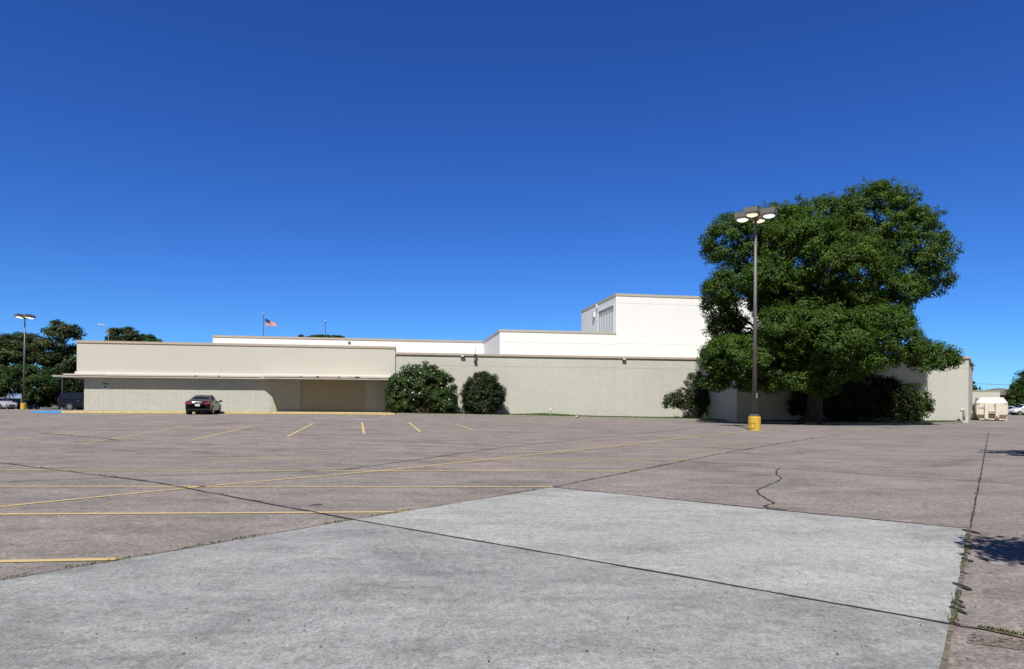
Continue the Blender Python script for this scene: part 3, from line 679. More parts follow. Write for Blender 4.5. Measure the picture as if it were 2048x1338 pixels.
def car(name, table, col, loc, yaw, label, cat, group=None, wheel=.33, wb=(-1.36, 1.36), dark_glass=True):
    o = thing(name, loc, label, cat, yaw, group); M = ROOT[o.name]
    rings = np.array([ring(s) for s in table]); NS, NR = rings.shape[:2]
    def cr(P0, P1, P2, P3, t): return .5 * ((2 * P1) + (P2 - P0) * t + (2 * P0 - 5 * P1 + 4 * P2 - P3) * t * t + (3 * P1 - P0 - 3 * P2 + P3) * t ** 3)
    def S(a, b):
        i = min(int(a), NS - 2); f = a - i; g = lambda k: rings[min(max(k, 0), NS - 1)]
        r = g(i) * (1 - f) + g(i + 1) * f if i in (0, NS - 2) else cr(g(i - 1), g(i), g(i + 1), g(i + 2), f)
        j = int(b) % NR; h = b - int(b); return cr(r[(j - 1) % NR], r[j], r[(j + 1) % NR], r[(j + 2) % NR], h)
    def pnt(a, b, off=0):
        p = S(a, b)
        if off:
            e = .02; a2 = min(max(a, e), NS - 1 - e)
            n = np.cross(S(a2 + e, b) - S(a2 - e, b), S(a2, b + e) - S(a2, b - e)); n /= np.linalg.norm(n) + 1e-9
            c = np.array([p[0], 0, .7]); n = n if np.dot(n, p - c) > 0 else -n; p = p + n * off
        return M @ Vector(p)
    body = MB(); NA, NB = (NS - 1) * 4, NR * 3
    G = [[pnt(i / 4, j / 3) for j in range(NB)] for i in range(NA + 1)]
    for row in G: body.v += [tuple(p) for p in row]
    body.uv = [(0, 0)] * len(body.v)
    for i in range(NA):
        for j in range(NB): body.f.append((i * NB + j, (i + 1) * NB + j, (i + 1) * NB + (j + 1) % NB, i * NB + (j + 1) % NB)); body.mi.append(0)
    body.f.append(tuple(range(NB - 1, -1, -1))); body.f.append(tuple(NA * NB + j for j in range(NB))); body.mi += [0, 0]
    pm = simple(name + '_paint_' + '%03d' % int(sum(col) * 300), col, .13, var=.03, coat=.0, spec=.35)
    bo = body.build('body', pm, o, smooth=True)
    def patch_(nm, quad, mat, par=bo, off=.006, n=6):
        mb = MB()                                  # quad: four (a,b) corners
        (a0, b0), (a1, b1), (a2, b2), (a3, b3) = quad
        for i in range(n):
            for j in range(n):
                q = []
                for u, v in ((i, j), (i + 1, j), (i + 1, j + 1), (i, j + 1)):
                    u /= n; v /= n; a = (a0 * (1 - u) + a1 * u) * (1 - v) + (a3 * (1 - u) + a2 * u) * v; b = (b0 * (1 - u) + b1 * u) * (1 - v) + (b3 * (1 - u) + b2 * u) * v
                    q.append(pnt(a, b, off))
                mb.quad(q)
        return mb.build(nm, mat, par)
    # glass
    if table is SEDAN:
        for mir in (0, 1):
            f = lambda b: (16 - b) if mir else b
            patch_('side_window', [(4.75, f(4.2)), (5.95, f(4.2)), (5.95, f(5.8)), (5.2, f(5.8))], GLASS); patch_('side_window', [(6.05, f(4.2)), (7.75, f(4.2)), (7.2, f(5.8)), (6.05, f(5.8))], GLASS)
        patch_('rear_window', [(4.15, 6.3), (4.15, 9.7), (4.9, 9.75), (4.9, 6.25)], GLASS); patch_('windshield', [(7.1, 6.2), (7.1, 9.8), (7.9, 9.7), (7.9, 6.3)], GLASS)
    else:
        for mir in (0, 1):
            f = lambda b: (16 - b) if mir else b
            for a0, a1, c0_, c1 in ((2.3, 3.75, 2.5, 3.75), (3.9, 5.5, 3.9, 5.5), (5.65, 7.5, 5.65, 7.05)): patch_('side_window', [(a0, f(4.25)), (a1, f(4.2)), (c1, f(5.75)), (c0_, f(5.75))], GLASS)
        patch_('rear_window', [(.5, 5.0), (.5, 11.0), (1.6, 10.3), (1.6, 5.7)], GLASS); patch_('windshield', [(7.08, 6.2), (7.08, 9.8), (7.9, 9.7), (7.9, 6.3)], GLASS)
    xr, xf = table[0][0], table[-1][0]; W = max(s[1] for s in table); zl = .88 if table is SEDAN else 1.0
    def bx(nm, c, size, mat, par=o, bev=.012): return MB().box(M @ Vector(c), size, M.to_3x3()).build(nm, mat, par, bevel=bev)
    for sg_ in (-1, 1):
        bx('tail_light', (xr + .085, sg_ * (W - .24), zl - .02), (.16, .38, .15 if table is SEDAN else .34), REDL, o, .03)
        bx('headlight', (xf - .19, sg_ * (W - .27), zl - .22), (.24, .34, .13), CLEARL, o, .03)
        mz = .98 if table is SEDAN else 1.1
        bx('side_mirror', (.98, sg_ * (W + .10), mz + .03), (.14, .22, .15), pm, o, .04)
        bx('door_handle', (-.55, sg_ * (W - .012), zl - .06), (.2, .05, .035), CHROME if table is VAN else pm, bo); bx('door_handle', (.45, sg_ * (W - .012), zl - .07), (.2, .05, .035), pm, bo)
    bx('number_plate', (xr - .004, -.02, zl - .17), (.03, .34, .16), PLATE, o)
    bx('bumper_trim', (xr + .06, 0, .40), (.12, 1.3, .10), BLACKP, o); bx('grille', (xf - .03, 0, .46), (.08, .8, .16), BLACKP, o)
    if table is SEDAN:
        bx('chrome_strip', (xr + .004, 0, zl - .01), (.03, .74, .045), CHROME, o); bx('badge', (xr - .006, 0, zl + .01), (.03, .09, .07), CHROME, o)
        MB().tube([M @ Vector((-.75, 0, 1.42)), M @ Vector((-.82, 0, 1.49)), M @ Vector((-.9, 0, 1.53))], [.035, .02, .008], 6).build('antenna', BLACKP, o)
    for xw in wb:
        for sg_ in (-1, 1):
            yo = sg_ * (W - .10)
            def cyl(r, y0, y1, seg=24):
                mb = MB(); mb.tube([M @ Vector((xw, y0, wheel)), M @ Vector((xw, y1, wheel))], [r, r], seg); return mb
            cyl(wheel + .055, sg_ * (W - .3), sg_ * (W + .006)).build('wheel_arch', BLACKP, bo)
            wo = cyl(wheel, sg_ * (W - .22), sg_ * (W + .016)).build('wheel', TYRE, o)
            cyl(wheel * .66, sg_ * (W - .1), sg_ * (W + .010)).build('rim_well', BLACKP, wo)
            rm = MB(); y = sg_ * (W + .020)
            for k in range(5):
                an_ = k * 1.2566; c_ = Vector((math.cos(an_), 0, math.sin(an_))); pr = Vector((-math.sin(an_), 0, math.cos(an_)))
                q = [c_ * (wheel * .1) - pr * .04, c_ * (wheel * .68) - pr * .045, c_ * (wheel * .68) + pr * .045, c_ * (wheel * .1) + pr * .04]
                for yy in (y, y - sg_ * .02): rm.quad([M @ Vector((xw + v.x, yy, wheel + v.z)) for v in q])
            for k in range(20):
                a, b_ = k * .31416, (k + 1) * .31416
                rm.quad([M @ Vector((xw + r * math.cos(x), y, wheel + r * math.sin(x))) for r, x in ((wheel * .63, a), (wheel * .72, a), (wheel * .72, b_), (wheel * .63, b_))])
            rm.build('rim', RIM, wo)
    return o
def onlot(px, lam):
    dx, _ = ray(px, Y0); return (dx * lam, lam, gz(dx * lam, lam))
q = at(373, 829.2); car('sedan', SEDAN, (.006, .007, .014), (q.x + .35, q.y + 2.1, gz(q.x, q.y + 2)), rad(90 + 13), 'glossy black sedan with red tail lights parked nose to the yellow kerb', 'car')
car('minivan', VAN, (.008, .009, .022), onlot(178, 68), rad(4), 'dark blue minivan half hidden behind the left corner of the building', 'van')
car('sedan', SEDAN, (.42, .43, .46), onlot(-4, 84), rad(-14), 'silver sedan cut by the left edge of the photo beside the yellow light base', 'car')
car('parked_suv', SUV, (.30, .33, .40), onlot(50, 106), rad(-110), 'pale grey car behind the yellow base of the distant parking lot light', 'car')
car('parked_suv', SUV, (.012, .014, .035), onlot(-6, 100), rad(-160), 'dark blue car roof showing behind the silver sedan and beside the blue sign', 'car')
car('parked_suv', SUV, (.75, .75, .76), onlot(2052, 104), rad(172), 'white sport utility vehicle parked at the right edge beneath the trees', 'car')
car('sedan', SEDAN, (.50, .55, .68), onlot(2022, 108), rad(-60), 'pale blue sedan parked between the white trash compactor and white sport utility vehicle', 'car')
car('sedan', SEDAN, (.02, .02, .03), onlot(1951, 88), rad(-75), 'dark car half hidden between the building corner and the trash compactor', 'car')

# ------------------------------------------------------------------ trash compactor
b = onlot(1984, 66.5); yw = -math.atan(.66); tc = thing('trash_compactor', b, 'cream octagonal steel trash compactor container standing beside the right end of the building', 'container', yw)
CREAM = simple('cream_steel', (.76, .71, .60), .55, var=.10, scale=2); RUST = simple('rust', (.25, .09, .05), .9)
Mt = ROOT[tc.name]; T = lambda x, y, z: Mt @ Vector((x, y, z))
m = MB(); hw, L = 1.27, 6.2                         # local: x across, y back, z up
Fr = [(-hw, 0, .62), (hw, 0, .62), (hw, 0, 1.80), (-hw, 0, 1.80)]
top0 = [(-.92, .28, 2.34), (.92, .28, 2.34)]; bot0 = [(-1.1, .32, .16), (1.1, .32, .16)]
m.quad([T(*p) for p in Fr]); m.quad([T(*Fr[3]), T(*Fr[2]), T(*top0[1]), T(*top0[0])]); m.quad([T(*bot0[0]), T(*bot0[1]), T(*Fr[1]), T(*Fr[0])])
bk = [(-hw, L, .62), (hw, L, .62), (hw, L, 1.80), (-hw, L, 1.80)]
for sg_, i0, i1 in ((-1, 0, 3), (1, 1, 2)):
    a, c = Fr[i0], Fr[i1]; d, e = bk[i0], bk[i1]; q = [T(*a), T(*c), T(*e), T(*d)]; m.quad(q if sg_ > 0 else q[::-1])
    tp, tb = (sg_ * .92, .28, 2.34), (sg_ * .92, L, 2.34); m.quad([T(*c), T(*tp), T(*tb), T(*e)]); bp, bb = (sg_ * 1.1, .32, .16), (sg_ * 1.1, L, .16); m.quad([T(*a), T(*bp), T(*bb), T(*d)])
m.quad([T(-.92, .28, 2.34), T(.92, .28, 2.34), T(.92, L, 2.34), T(-.92, L, 2.34)]); m.quad([T(-1.1, .32, .16), T(1.1, .32, .16), T(1.1, L, .16), T(-1.1, L, .16)])
m.quad([T(*p) for p in bk]); m.quad([T(-hw, L, 1.8), T(hw, L, 1.8), T(.92, L, 2.34), T(-.92, L, 2.34)]); m.quad([T(-hw, L, .62), T(hw, L, .62), T(1.1, L, .16), T(-1.1, L, .16)])
cb = m.build('container_body', CREAM, tc)
R3 = Mt.to_3x3()
for x in (-.45, .43): MB().box(T(x, -.08, .96), (.30, .16, 1.62), R3).build('post', CREAM, tc, bevel=.02)
MB().box(T(-.01, .0, 1.35), (.55, .04, .75), R3).box(T(-.01, -.05, .75), (.56, .1, .06), R3).build('front_panel', CREAM, tc)
MB().box(T(0, -.01, .16), (2.1, .12, .12), R3).build('base_rail', CREAM, tc)
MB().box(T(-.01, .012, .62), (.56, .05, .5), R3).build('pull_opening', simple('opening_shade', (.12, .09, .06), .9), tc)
MB().box(T(.42, -.17, .22), (.34, .06, .16), R3).box(T(.4, -.165, .35), (.1, .02, .3), R3).build('rust_patch', RUST, tc)
MB().box(T(.33, .1, 2.0), (.02, .02, .02), R3).box(T(-.0, -.006, 1.42), (.02, .012, .5), R3).box(T(.21, -.03, 1.55), (.04, .03, .35), R3).build('hinge', simple('grey_steel', (.3, .3, .3), .6), tc)
MB().box(T(1.18, .4, .5), (.14, .14, 1.1), R3).build('side_post', CREAM, tc)
for x in (-.95, .95):
    MB().tube([T(x - .08, .3, .1), T(x + .08, .3, .1)], [.12, .12], 12).build('wheel', BLACKP, tc)
def slope(x, v): return T(x, .28 * v - .008, 1.80 + .54 * v + .004)
MB().quad([slope(-.42, .12), slope(.36, .12), slope(.36, .5), slope(-.42, .5)]).build('sticker', simple('sticker_white', (.78, .79, .84), .5), tc)
st = MB()
for r_, v in enumerate((.2, .3, .4)):
    x = -.34
    while x < .26:
        wv = rnd.uniform(.03, .09); st.quad([T(xx, .28 * vv - .016, 1.80 + .54 * vv + .01) for xx, vv in ((x, v), (x + wv, v), (x + wv, v + .045), (x, v + .045))]); x += wv + .03
st.build('sticker_lettering', simple('sticker_blue', (.3, .34, .62), .6), tc)
MB().box(T(-1.12, -.006, 1.70), (.2, .01, .06), R3).box(T(1.12, -.006, 1.70), (.2, .01, .06), R3).build('black_label', BLACKP, tc)
MB().box(T(-1.12, -.006, 1.57), (.2, .01, .05), R3).build('blue_label', simple('label_blue', (.3, .38, .55), .6), tc)
cu = bpy.data.curves.new('txt', 'FONT'); cu.body = 'S-04'; cu.size = .27; cu.extrude = .003; cu.align_x = 'CENTER'
to = bpy.data.objects.new('txt', cu); COL.objects.link(to); dg = bpy.context.evaluated_depsgraph_get(); me = bpy.data.meshes.new_from_object(to.evaluated_get(dg)); bpy.data.objects.remove(to)
me.materials.clear(); me.materials.append(BLACKP)
lo = bpy.data.objects.new('stencil_lettering', me); COL.objects.link(lo); lo.parent = tc; lo.location = (-.87, -.008, 1.17); lo.rotation_euler = (rad(90), 0, 0)
# pale ribbed bin beside the corner
b = onlot(1949.5, 70); o = thing('metal_bin', b, 'pale metal bin with crossed bracing between building corner and trash compactor', 'bin', .5)
MB().prism([(b[0] - .42, b[1] - .3), (b[0] + .42, b[1] - .3), (b[0] + .42, b[1] + .5), (b[0] - .42, b[1] + .5)], b[2] + .1, b[2] + .85).build('bin_body', CREAM, o, bevel=.08)
MB().tube([(b[0] - .36, b[1] - .32, b[2] + .75), (b[0] + .36, b[1] - .32, b[2] + .2)], [.02, .02], 5).tube([(b[0] + .1, b[1] - .32, b[2] + .8), (b[0] + .2, b[1] - .32, b[2] + .2)], [.02, .02], 5).build('brace', STEEL, o)
MB().tube([(b[0] - .3, b[1] - .25, b[2] + .06), (b[0] - .24, b[1] - .25, b[2] + .06)], [.08, .08], 8).tube([(b[0] + .24, b[1] - .25, b[2] + .06), (b[0] + .3, b[1] - .25, b[2] + .06)], [.08, .08], 8).build('caster', BLACKP, o)

# ------------------------------------------------------------------ far things on the right
a, c = pt(1938, 806, 92), pt(2000, 806, 92); zt1 = pt(1946, 782.8, 92).z
dk = thing('loading_dock_wall', (a.x, a.y, gz(a.x, a.y)), 'plain cream loading dock wall behind the trash compactor', 'wall')
MB().prism([(a.x, a.y), (c.x, c.y), (c.x + .2, c.y + 4), (a.x, a.y + 4)], -.8, zt1).build('wall', BRK_P1, dk)
MB().prism([(a.x - .05, a.y - .05), (c.x + .05, c.y - .05), (c.x + .25, c.y + 4), (a.x, a.y + 4)], zt1, zt1 + .12).build('coping', PALE, dk)
e0, e1, e2 = pt(1949, 814, 86), pt(1954.5, 814, 86), pt(1954.3, 796, 86)
m = MB(); th = Vector((0, .25, 0)); m.quad([e0, e1, e2]); m.quad([e2 + th, e1 + th, e0 + th]); m.quad([e0, e2, e2 + th, e0 + th]); m.quad([e1 + th, e2 + th, e2, e1]); m.quad([e0 + th, e1 + th, e1, e0]); m.build('brown_triangle', simple('triangle_brown', (.17, .13, .10), .9), dk)  # thin brown triangular slab standing before the dock wall
hb_ = pt(2030, 806, 150); ho = thing('brick_house', (hb_.x, hb_.y, -.35), 'red brick house with grey hip roof behind trees at right', 'house')
x0, x1, y0, y1 = pt(1998, 806, 150).x, pt(2075, 806, 150).x, 150, 162; ze, zr = pt(2005, 789.5, 150).z, pt(2013, 776.5, 156).z
MB().prism([(x0 + .4, y0 + .4), (x1 - .4, y0 + .4), (x1 - .4, y1), (x0 + .4, y1)], -1, ze).build('wall', simple('red_brick', (.20, .085, .07), .9, var=.2, scale=8), ho)
m = MB(); ra_, rb_ = (x0 + 3.6, 156, zr), (x1 - 3.6, 156, zr)
Cn = [(x0 - .5, y0 - .3, ze), (x1 + .5, y0 - .3, ze), (x1 + .5, y1 + .5, ze), (x0 - .5, y1 + .5, ze)]
m.quad([Cn[0], Cn[1], rb_, ra_]); m.quad([Cn[2], Cn[3], ra_, rb_]); m.quad([Cn[1], Cn[2], rb_]); m.quad([Cn[3], Cn[0], ra_]); m.quad(Cn[::-1])
m.build('roof', simple('shingle_grey', (.14, .13, .12), .95, var=.2, scale=6), ho)
MB().box((x0 + 5, y0 + .38, ze - 1.2), (1.2, .06, 1.1)).build('window', GLASS, ho)
MB().prism([(x0 - .5, y0 - .32), (x1 + .5, y0 - .32), (x1 + .5, y0 - .2), (x0 - .5, y0 - .2)], ze - .28, ze - .01).build('fascia', simple('fascia_dark', (.03, .028, .026), .9), ho)
up_ = pt(1959.6, 773, 170); o = thing('utility_pole', (up_.x, up_.y, -.35), 'far wooden utility pole above the cream dock wall at right', 'pole')
MB().tube([(up_.x, up_.y, -.5), (up_.x, up_.y, up_.z)], [.2, .16], 8).build('pole', BARK, o); MB().box((up_.x, up_.y, up_.z - .6), (1.6, .12, .12)).build('crossarm', BARK, o)
wpts = [pt(1900, 765.2, 140), pt(1945, 767, 140), pt(1985, 768.8, 140), pt(2025, 769.6, 140), pt(2070, 769.3, 140), pt(2140, 767, 140)]
tag(MB().tube(wpts, [.035] * 6, 5).build('power_line', BLACKP), 'thin black power line crossing the sky above the far trees at right', 'wire')
q = pt(2031, 812, 118); o = thing('thin_post', (q.x, q.y, -.35), 'thin white post among the trees behind the white sport utility vehicle', 'post')
MB().tube([(q.x, q.y, -.4), (q.x, q.y, pt(2031, 797, 118).z)], [.07, .06], 8).build('post', WHITEP, o); MB().lathe((q.x, q.y, pt(2031, 797, 118).z), [(.09, 0), (.09, .06), (.02, .12)], 8).build('cap', WHITEP, o)

# ------------------------------------------------------------------ far things on the left and behind
q = pt(13.5, 806, 98); q2 = pt(42.5, 806, 98); zt_ = pt(28, 788, 98).z; zb_ = pt(28, 797, 98).z
sn = thing('notice_sign', ((q.x + q2.x) / 2, q.y, gz(q.x, q.y)), 'pale blue notice sign on two posts in front of the pines', 'sign')
MB().box(((q.x + q2.x) / 2, q.y, (zt_ + zb_) / 2 + .05), (q2.x - q.x, .06, zt_ - zb_ - .12)).build('sign_panel', simple('pale_blue', (.36, .46, .72), .5), sn)
MB().box(((q.x + q2.x) / 2, q.y, zt_ + .01), (q2.x - q.x + .12, .1, .08)).box(((q.x + q2.x) / 2, q.y, zb_), (q2.x - q.x, .08, .10)).build('sign_frame', simple('frame_blue', (.10, .18, .36), .5), sn)
m = MB(); x = q.x + .12
while x < q2.x - .2: 
    wv = rnd.uniform(.06, .14); m.box((x + wv / 2, q.y - .035, (zt_ + zb_) / 2 + .1 + rnd.uniform(-.03, .03)), (wv, .012, .14)); x += wv + .05
m.build('sign_lettering', simple('letter_blue', (.07, .10, .28), .6), sn)
for xx in (q.x, q2.x): MB().box((xx, q.y, (zt_ - .4) / 2 - .2), (.09, .09, zt_ + .35)).build('sign_post', simple('post_grey', (.28, .33, .4), .5), sn)
fz = .0
q = pt(527, 629.5, 112); fp = thing('flagpole', (q.x, q.y, 0), 'tall flagpole behind the roof carrying the flag', 'flagpole')
MB().tube([(q.x, q.y, -.5), (q.x, q.y, q.z)], [.10, .055], 8).build('pole', ALU, fp); MB().lathe((q.x, q.y, q.z), [(.02, 0), (.11, .07), (.13, .14), (.1, .22), (.02, .27)], 10).build('finial', simple('finial_gold', (.7, .65, .5), .3, metal=.5), fp)
q2 = pt(651, 643.5, 112); fp2 = thing('flagpole', (q2.x, q2.y, 0), 'bare flagpole without a flag rising above the far treetops', 'flagpole')
MB().tube([(q2.x, q2.y, -.5), (q2.x, q2.y, q2.z)], [.10, .055], 8).build('pole', ALU, fp2); MB().lathe((q2.x, q2.y, q2.z), [(.02, 0), (.11, .07), (.13, .14), (.1, .22), (.02, .27)], 10).build('finial', simple('finial_gold', (.7, .65, .5)), fp2)
m = MB(); NU, NV = 26, 13
def fl(u, v):                                        # u along the fly, v up the hoist (0 bottom)
    a, b_, c_, d_ = (531.2, 652.2), (556, 652.6), (529.2, 636.2), (556.4, 648.0)
    px = (a[0] * (1 - v) + c_[0] * v) * (1 - u) + (b_[0] * (1 - v) + d_[0] * v) * u; py = (a[1] * (1 - v) + c_[1] * v) * (1 - u) + (b_[1] * (1 - v) + d_[1] * v) * u
    p = pt(px, py + .7 * math.sin(u * 7 + v * 2) * u, 112); p.y += .18 * math.sin(u * 8.5 + v * 1.5) * (.2 + u); return p
for i in range(NU):
    for j in range(NV):
        mi = 2 if (i < 11 and j >= 6) else (0 if j % 2 == 0 else 1)
        m.quad([fl(i / NU, j / NV), fl((i + 1) / NU, j / NV), fl((i + 1) / NU, (j + 1) / NV), fl(i / NU, (j + 1) / NV)], mi=mi)
fo = m.build('flag', [simple('flag_red', (.45, .03, .05), .8), simple('flag_white', (.75, .73, .73), .8), simple('flag_blue', (.02, .03, .14), .8)])
tag(fo, 'red white and blue striped flag with dark blue canton flying from its pole', 'flag')
m = MB()
for r_ in range(5):
    for c_ in range(6):
        u = (.04 + c_ * .065); v = .5 + r_ * .092 + .03; d = .008
        m.quad([fl(u - d, v) + Vector((0, -.012, 0)), fl(u, v - d * 2.4) + Vector((0, -.012, 0)), fl(u + d, v) + Vector((0, -.012, 0)), fl(u, v + d * 2.4) + Vector((0, -.012, 0))])
m.build('flag_stars', simple('flag_white', (.75, .73, .73)), fo)
q = pt(217, 690, 122); tp = pt(215.5, 668, 122); o = thing('street_light', (q.x, q.y, 0), 'pale grey cobra head street light rising behind the left roof', 'street lamp')
MB().tube([(q.x, q.y, -.5), (q.x, q.y, pt(216, 662, 122).z)], [.14, .09], 8).build('pole', STEEL, o)
MB().tube([pt(216, 668, 122), pt(212, 659, 122), pt(209, 651, 122), pt(206, 648.6, 122), pt(203, 648.4, 122)], [.09, .08, .07, .06, .06], 8).build('arm', STEEL, o)
h = pt(201, 648.8, 122); MB().box(h, (.75, .3, .16)).build('lamp_head', WHITEP, o, bevel=.05); MB().box(h + Vector((-.05, 0, -.1)), (.4, .22, .06)).build('lamp_lens', CLEARL, o)

# ------------------------------------------------------------------ trees and shrubs
def lobes_px(spec, lam): 
    out = []
    for px, py, rx, rz, dt in spec:
        c = pt(px, py, lam + dt); k = (lam + dt) / F; out.append((c.x, c.y, c.z, rx * k, (rx + rz) * .5 * k * .95, rz * k))
    return out
LAM = 54.0
oak_l = lobes_px([(a, b, r1 - 7, r2 - 6, e) for a, b, r1, r2, e in [
    (1748, 452, 96, 88, 0), (1815, 500, 88, 88, -1), (1640, 452, 90, 62, 1.5), (1545, 468, 84, 62, -.5), (1475, 490, 76, 64, 0), (1610, 500, 90, 70, -4), (1700, 530, 90, 62, -4.5),
    (1850, 562, 58, 40, -.5), (1790, 585, 62, 42, -2.5), (1470, 575, 66, 46, -1), (1430, 600, 34, 46, .5), (1545, 560, 70, 50, -3.5), (1455, 640, 46, 26, .5), (1650, 625, 70, 45, -2),
    (1575, 660, 72, 52, -6), (1660, 675, 86, 62, -6.5), (1745, 660, 76, 58, -5), (1790, 690, 70, 46, -5.5), (1855, 706, 56, 26, -4), (1470, 705, 60, 38, -4.5), (1440, 735, 42, 30, -3.5), (1540, 720, 66, 34, -5.5),
    (1620, 735, 56, 26, -5), (1720, 725, 60, 28, -6), (1415, 705, 22, 16, -3), (1600, 590, 80, 48, 1), (1690, 600, 80, 44, 2), (1486, 748, 34, 26, -5), (1590, 760, 48, 22, -5.5), (1425, 765, 24, 26, -3), (1680, 748, 50, 22, -5.5), (1530, 772, 44, 20, -4.5), (1625, 768, 46, 20, -4.5), (1462, 690, 46, 38, 1.2), (1505, 700, 50, 40, 1.2), (1445, 660, 36, 30, 1.5), (1570, 700, 60, 40, .5), (1455, 705, 44, 38, -1.2), (1440, 722, 38, 36, -.4), (1490, 716, 46, 38, -1.5), (1535, 716, 50, 38, -1.5), (1436, 762, 24, 30, -2), (1600, 720, 60, 36, -1.5), (1475, 762, 36, 26, -2.2), (1888, 722, 36, 22, -4), (1850, 728, 40, 20, -4.5), (1640, 778, 40, 18, -4), (1610, 618, 76, 44, -3.2), (1705, 612, 74, 44, -3.8), (1545, 612, 52, 40, -2.6), (1780, 640, 50, 36, -3.5)]], LAM)
tb_ = pt(1628, 845, 52.6); tb_.z = gz(tb_.x, tb_.y) + .1
oak = thing('oak_tree', tb_, 'very large dense green oak tree in front of the right wing', 'tree')
PT, NR, ID, CC = crown_points(oak_l, .56, 118, 2.1, flat=.78, inner=.66, fill=.14, up=.4)
print('oak leaves', len(PT)); P2, N2, I2, _ = crown_points([(l[0], l[1], l[2], l[3] * 1.1, l[4] * 1.1, l[5] * 1.12) for l in oak_l], .30, 34, .30, flat=.9, inner=.8, fill=0, up=.4)
PT, NR, ID = np.concatenate([PT, P2]), np.concatenate([NR, N2]), np.concatenate([ID, I2 + ID.max() + 1])
leaf_obj('foliage', PT, NR, .17, .6, tints(ID, (.055, .098, .017), .3, .2, .09), LEAF, oak, fold=.12)
tr = MB(); fk = tb_ + Vector((.25, .1, 4.6))
tr.tube([tb_ + Vector((0, 0, -.2)), tb_ + Vector((0, 0, .05)), tb_ + Vector((.02, 0, .5)), tb_ + Vector((.06, .02, 1.4)), tb_ + Vector((.14, .05, 3)), fk, fk + Vector((.2, 0, 1.2))], [1.05, .85, .66, .58, .55, .56, .40], 14)
for ang in (2.7, 3.5, 4.6, 5.6, .4, 1.3):
    d = Vector((math.cos(ang), math.sin(ang), 0)); tr.tube([tb_ + d * .35 + Vector((0, 0, 1.0)), tb_ + d * .62 + Vector((0, 0, .4)), tb_ + d * 1.15 + Vector((0, 0, .02)), tb_ + d * 1.9 + Vector((0, 0, -.12))], [.2, .2, .15, .05], 7)
for l in oak_l:
    c = Vector(l[:3]); st_ = fk + Vector((0, 0, rnd.uniform(-.5, 1.2))); mid = st_.lerp(c, .5) + Vector((0, 0, rnd.uniform(-.4, .6)))
    r0 = .10 + .035 * max(l[3:6]); limb(tr, st_, mid, r0 + .08, r0 * .75, .12); limb(tr, mid, c, r0 * .75, r0 * .4, .12)
    for _ in range(6):
        d = Vector((rnd.gauss(0, 1), rnd.gauss(0, 1), rnd.gauss(.1, .7))).normalized(); limb(tr, mid.lerp(c, rnd.uniform(.3, 1)), c + Vector((d.x * l[3], d.y * l[4], d.z * l[5])) * .85, r0 * .38, .02, .12, 5, 5)
tr.build('trunk', BARK, oak, smooth=True)

def shrub(name, base, lobes, label, cat, per, rc, size, aspect, tint, stems=10, flowers=0, dens=1.1, stem_r=.03, stem_mat=BARKL, up=.3, mat=GLOSSY, fill=.3, flat=.8, spread=.35):
    o = thing(name, base, label, cat); PT, NR, ID, CC = crown_points(lobes, rc, per * 1.5, dens * 1.7, flat=flat, inner=.6, fill=fill, up=up)
    zmin = base.z + .03; k = PT[:, 2] > zmin; PT, NR, ID = PT[k], NR[k], ID[k]
    leaf_obj('foliage', PT, NR, size, aspect, tints(ID, tint, .28, .2, .12), mat, o, fold=.1)
    sm = MB()
    for _ in range(stems):
        l = rnd.choice(lobes); c = Vector(l[:3]); d = Vector((rnd.gauss(0, 1), rnd.gauss(0, .6), rnd.gauss(.5, .5))).normalized()
        b = base + Vector((rnd.gauss(0, spread), rnd.gauss(0, spread * .4), -.05)); limb(sm, b, c + Vector((d.x * l[3], d.y * l[4], d.z * l[5])) * .8, stem_r, stem_r * .3, .07, 6, 5)
    sm.build('stem', stem_mat, o, smooth=True)
    if flowers:
        i = rng.choice(len(CC), flowers); F_ = CC[i] + rng.normal(size=(flowers, 3)) * rc * .55; F_[:, 1] -= rc * .5; F_ = F_[F_[:, 2] > base.z + .6 + 2.0 * rng.random(len(F_))]
        fm = MB()
        for p in F_:
            p = Vector(p)
            for _ in range(3):
                d = Vector((rnd.gauss(0, 1), rnd.gauss(-.5, 1), rnd.gauss(.5, 1))).normalized(); a = d.orthogonal().normalized(); b2 = d.cross(a); r = rnd.uniform(.035, .06); cc = p + d * .05
                fm.quad([cc + a * r, cc + b2 * r, cc - a * r, cc - b2 * r])
        fm.build('blossoms', PETAL, o)
    return o
TB = 57.75
def st_pt(px, py, t=TB):
    dx, dz = ray(px, py); lam = t / (-SP * dx + CP); return Vector((dx * lam, lam, H + dz * lam)), lam
def st_lobes(spec, t=TB, depth=1.0):
    out = []
    for px, py, rx, rz, dt in spec:
        c, lam = st_pt(px, py, t + dt); k = lam / F; out.append((c.x, c.y, c.z, rx * k, depth, rz * k))
    return out
b, _ = st_pt(842, 829.5); b.z = gz(b.x, b.y) + .13
shrub('oleander_shrub', b, st_lobes([(842, 768, 48, 42, -.1), (808, 782, 36, 36, -.1), (876, 782, 36, 38, 0), (800, 808, 28, 22, -.1), (886, 808, 25, 22, 0), (842, 785, 46, 26, -.1), (842, 800, 44, 30, .5)]), 'broad rounded oleander shrub dotted with white blossoms at the canopy end', 'shrub',
      56, .36, .25, .24, (.044, .078, .018), stems=90, flowers=420, dens=1.15, stem_r=.028, spread=.6)
b, _ = st_pt(966, 829.8); b.z = gz(b.x, b.y) + .13
shrub('evergreen_shrub', b, st_lobes([(966, 775, 30, 32, 0), (950, 792, 26, 32, 0), (984, 792, 24, 34, 0), (966, 805, 38, 24, -.1), (966, 790, 34, 34, -.1)]), 'dense dark egg shaped evergreen shrub standing alone against the beige wall', 'shrub',
      64, .36, .22, .3, (.026, .042, .014), stems=22, dens=1.3, up=.6)
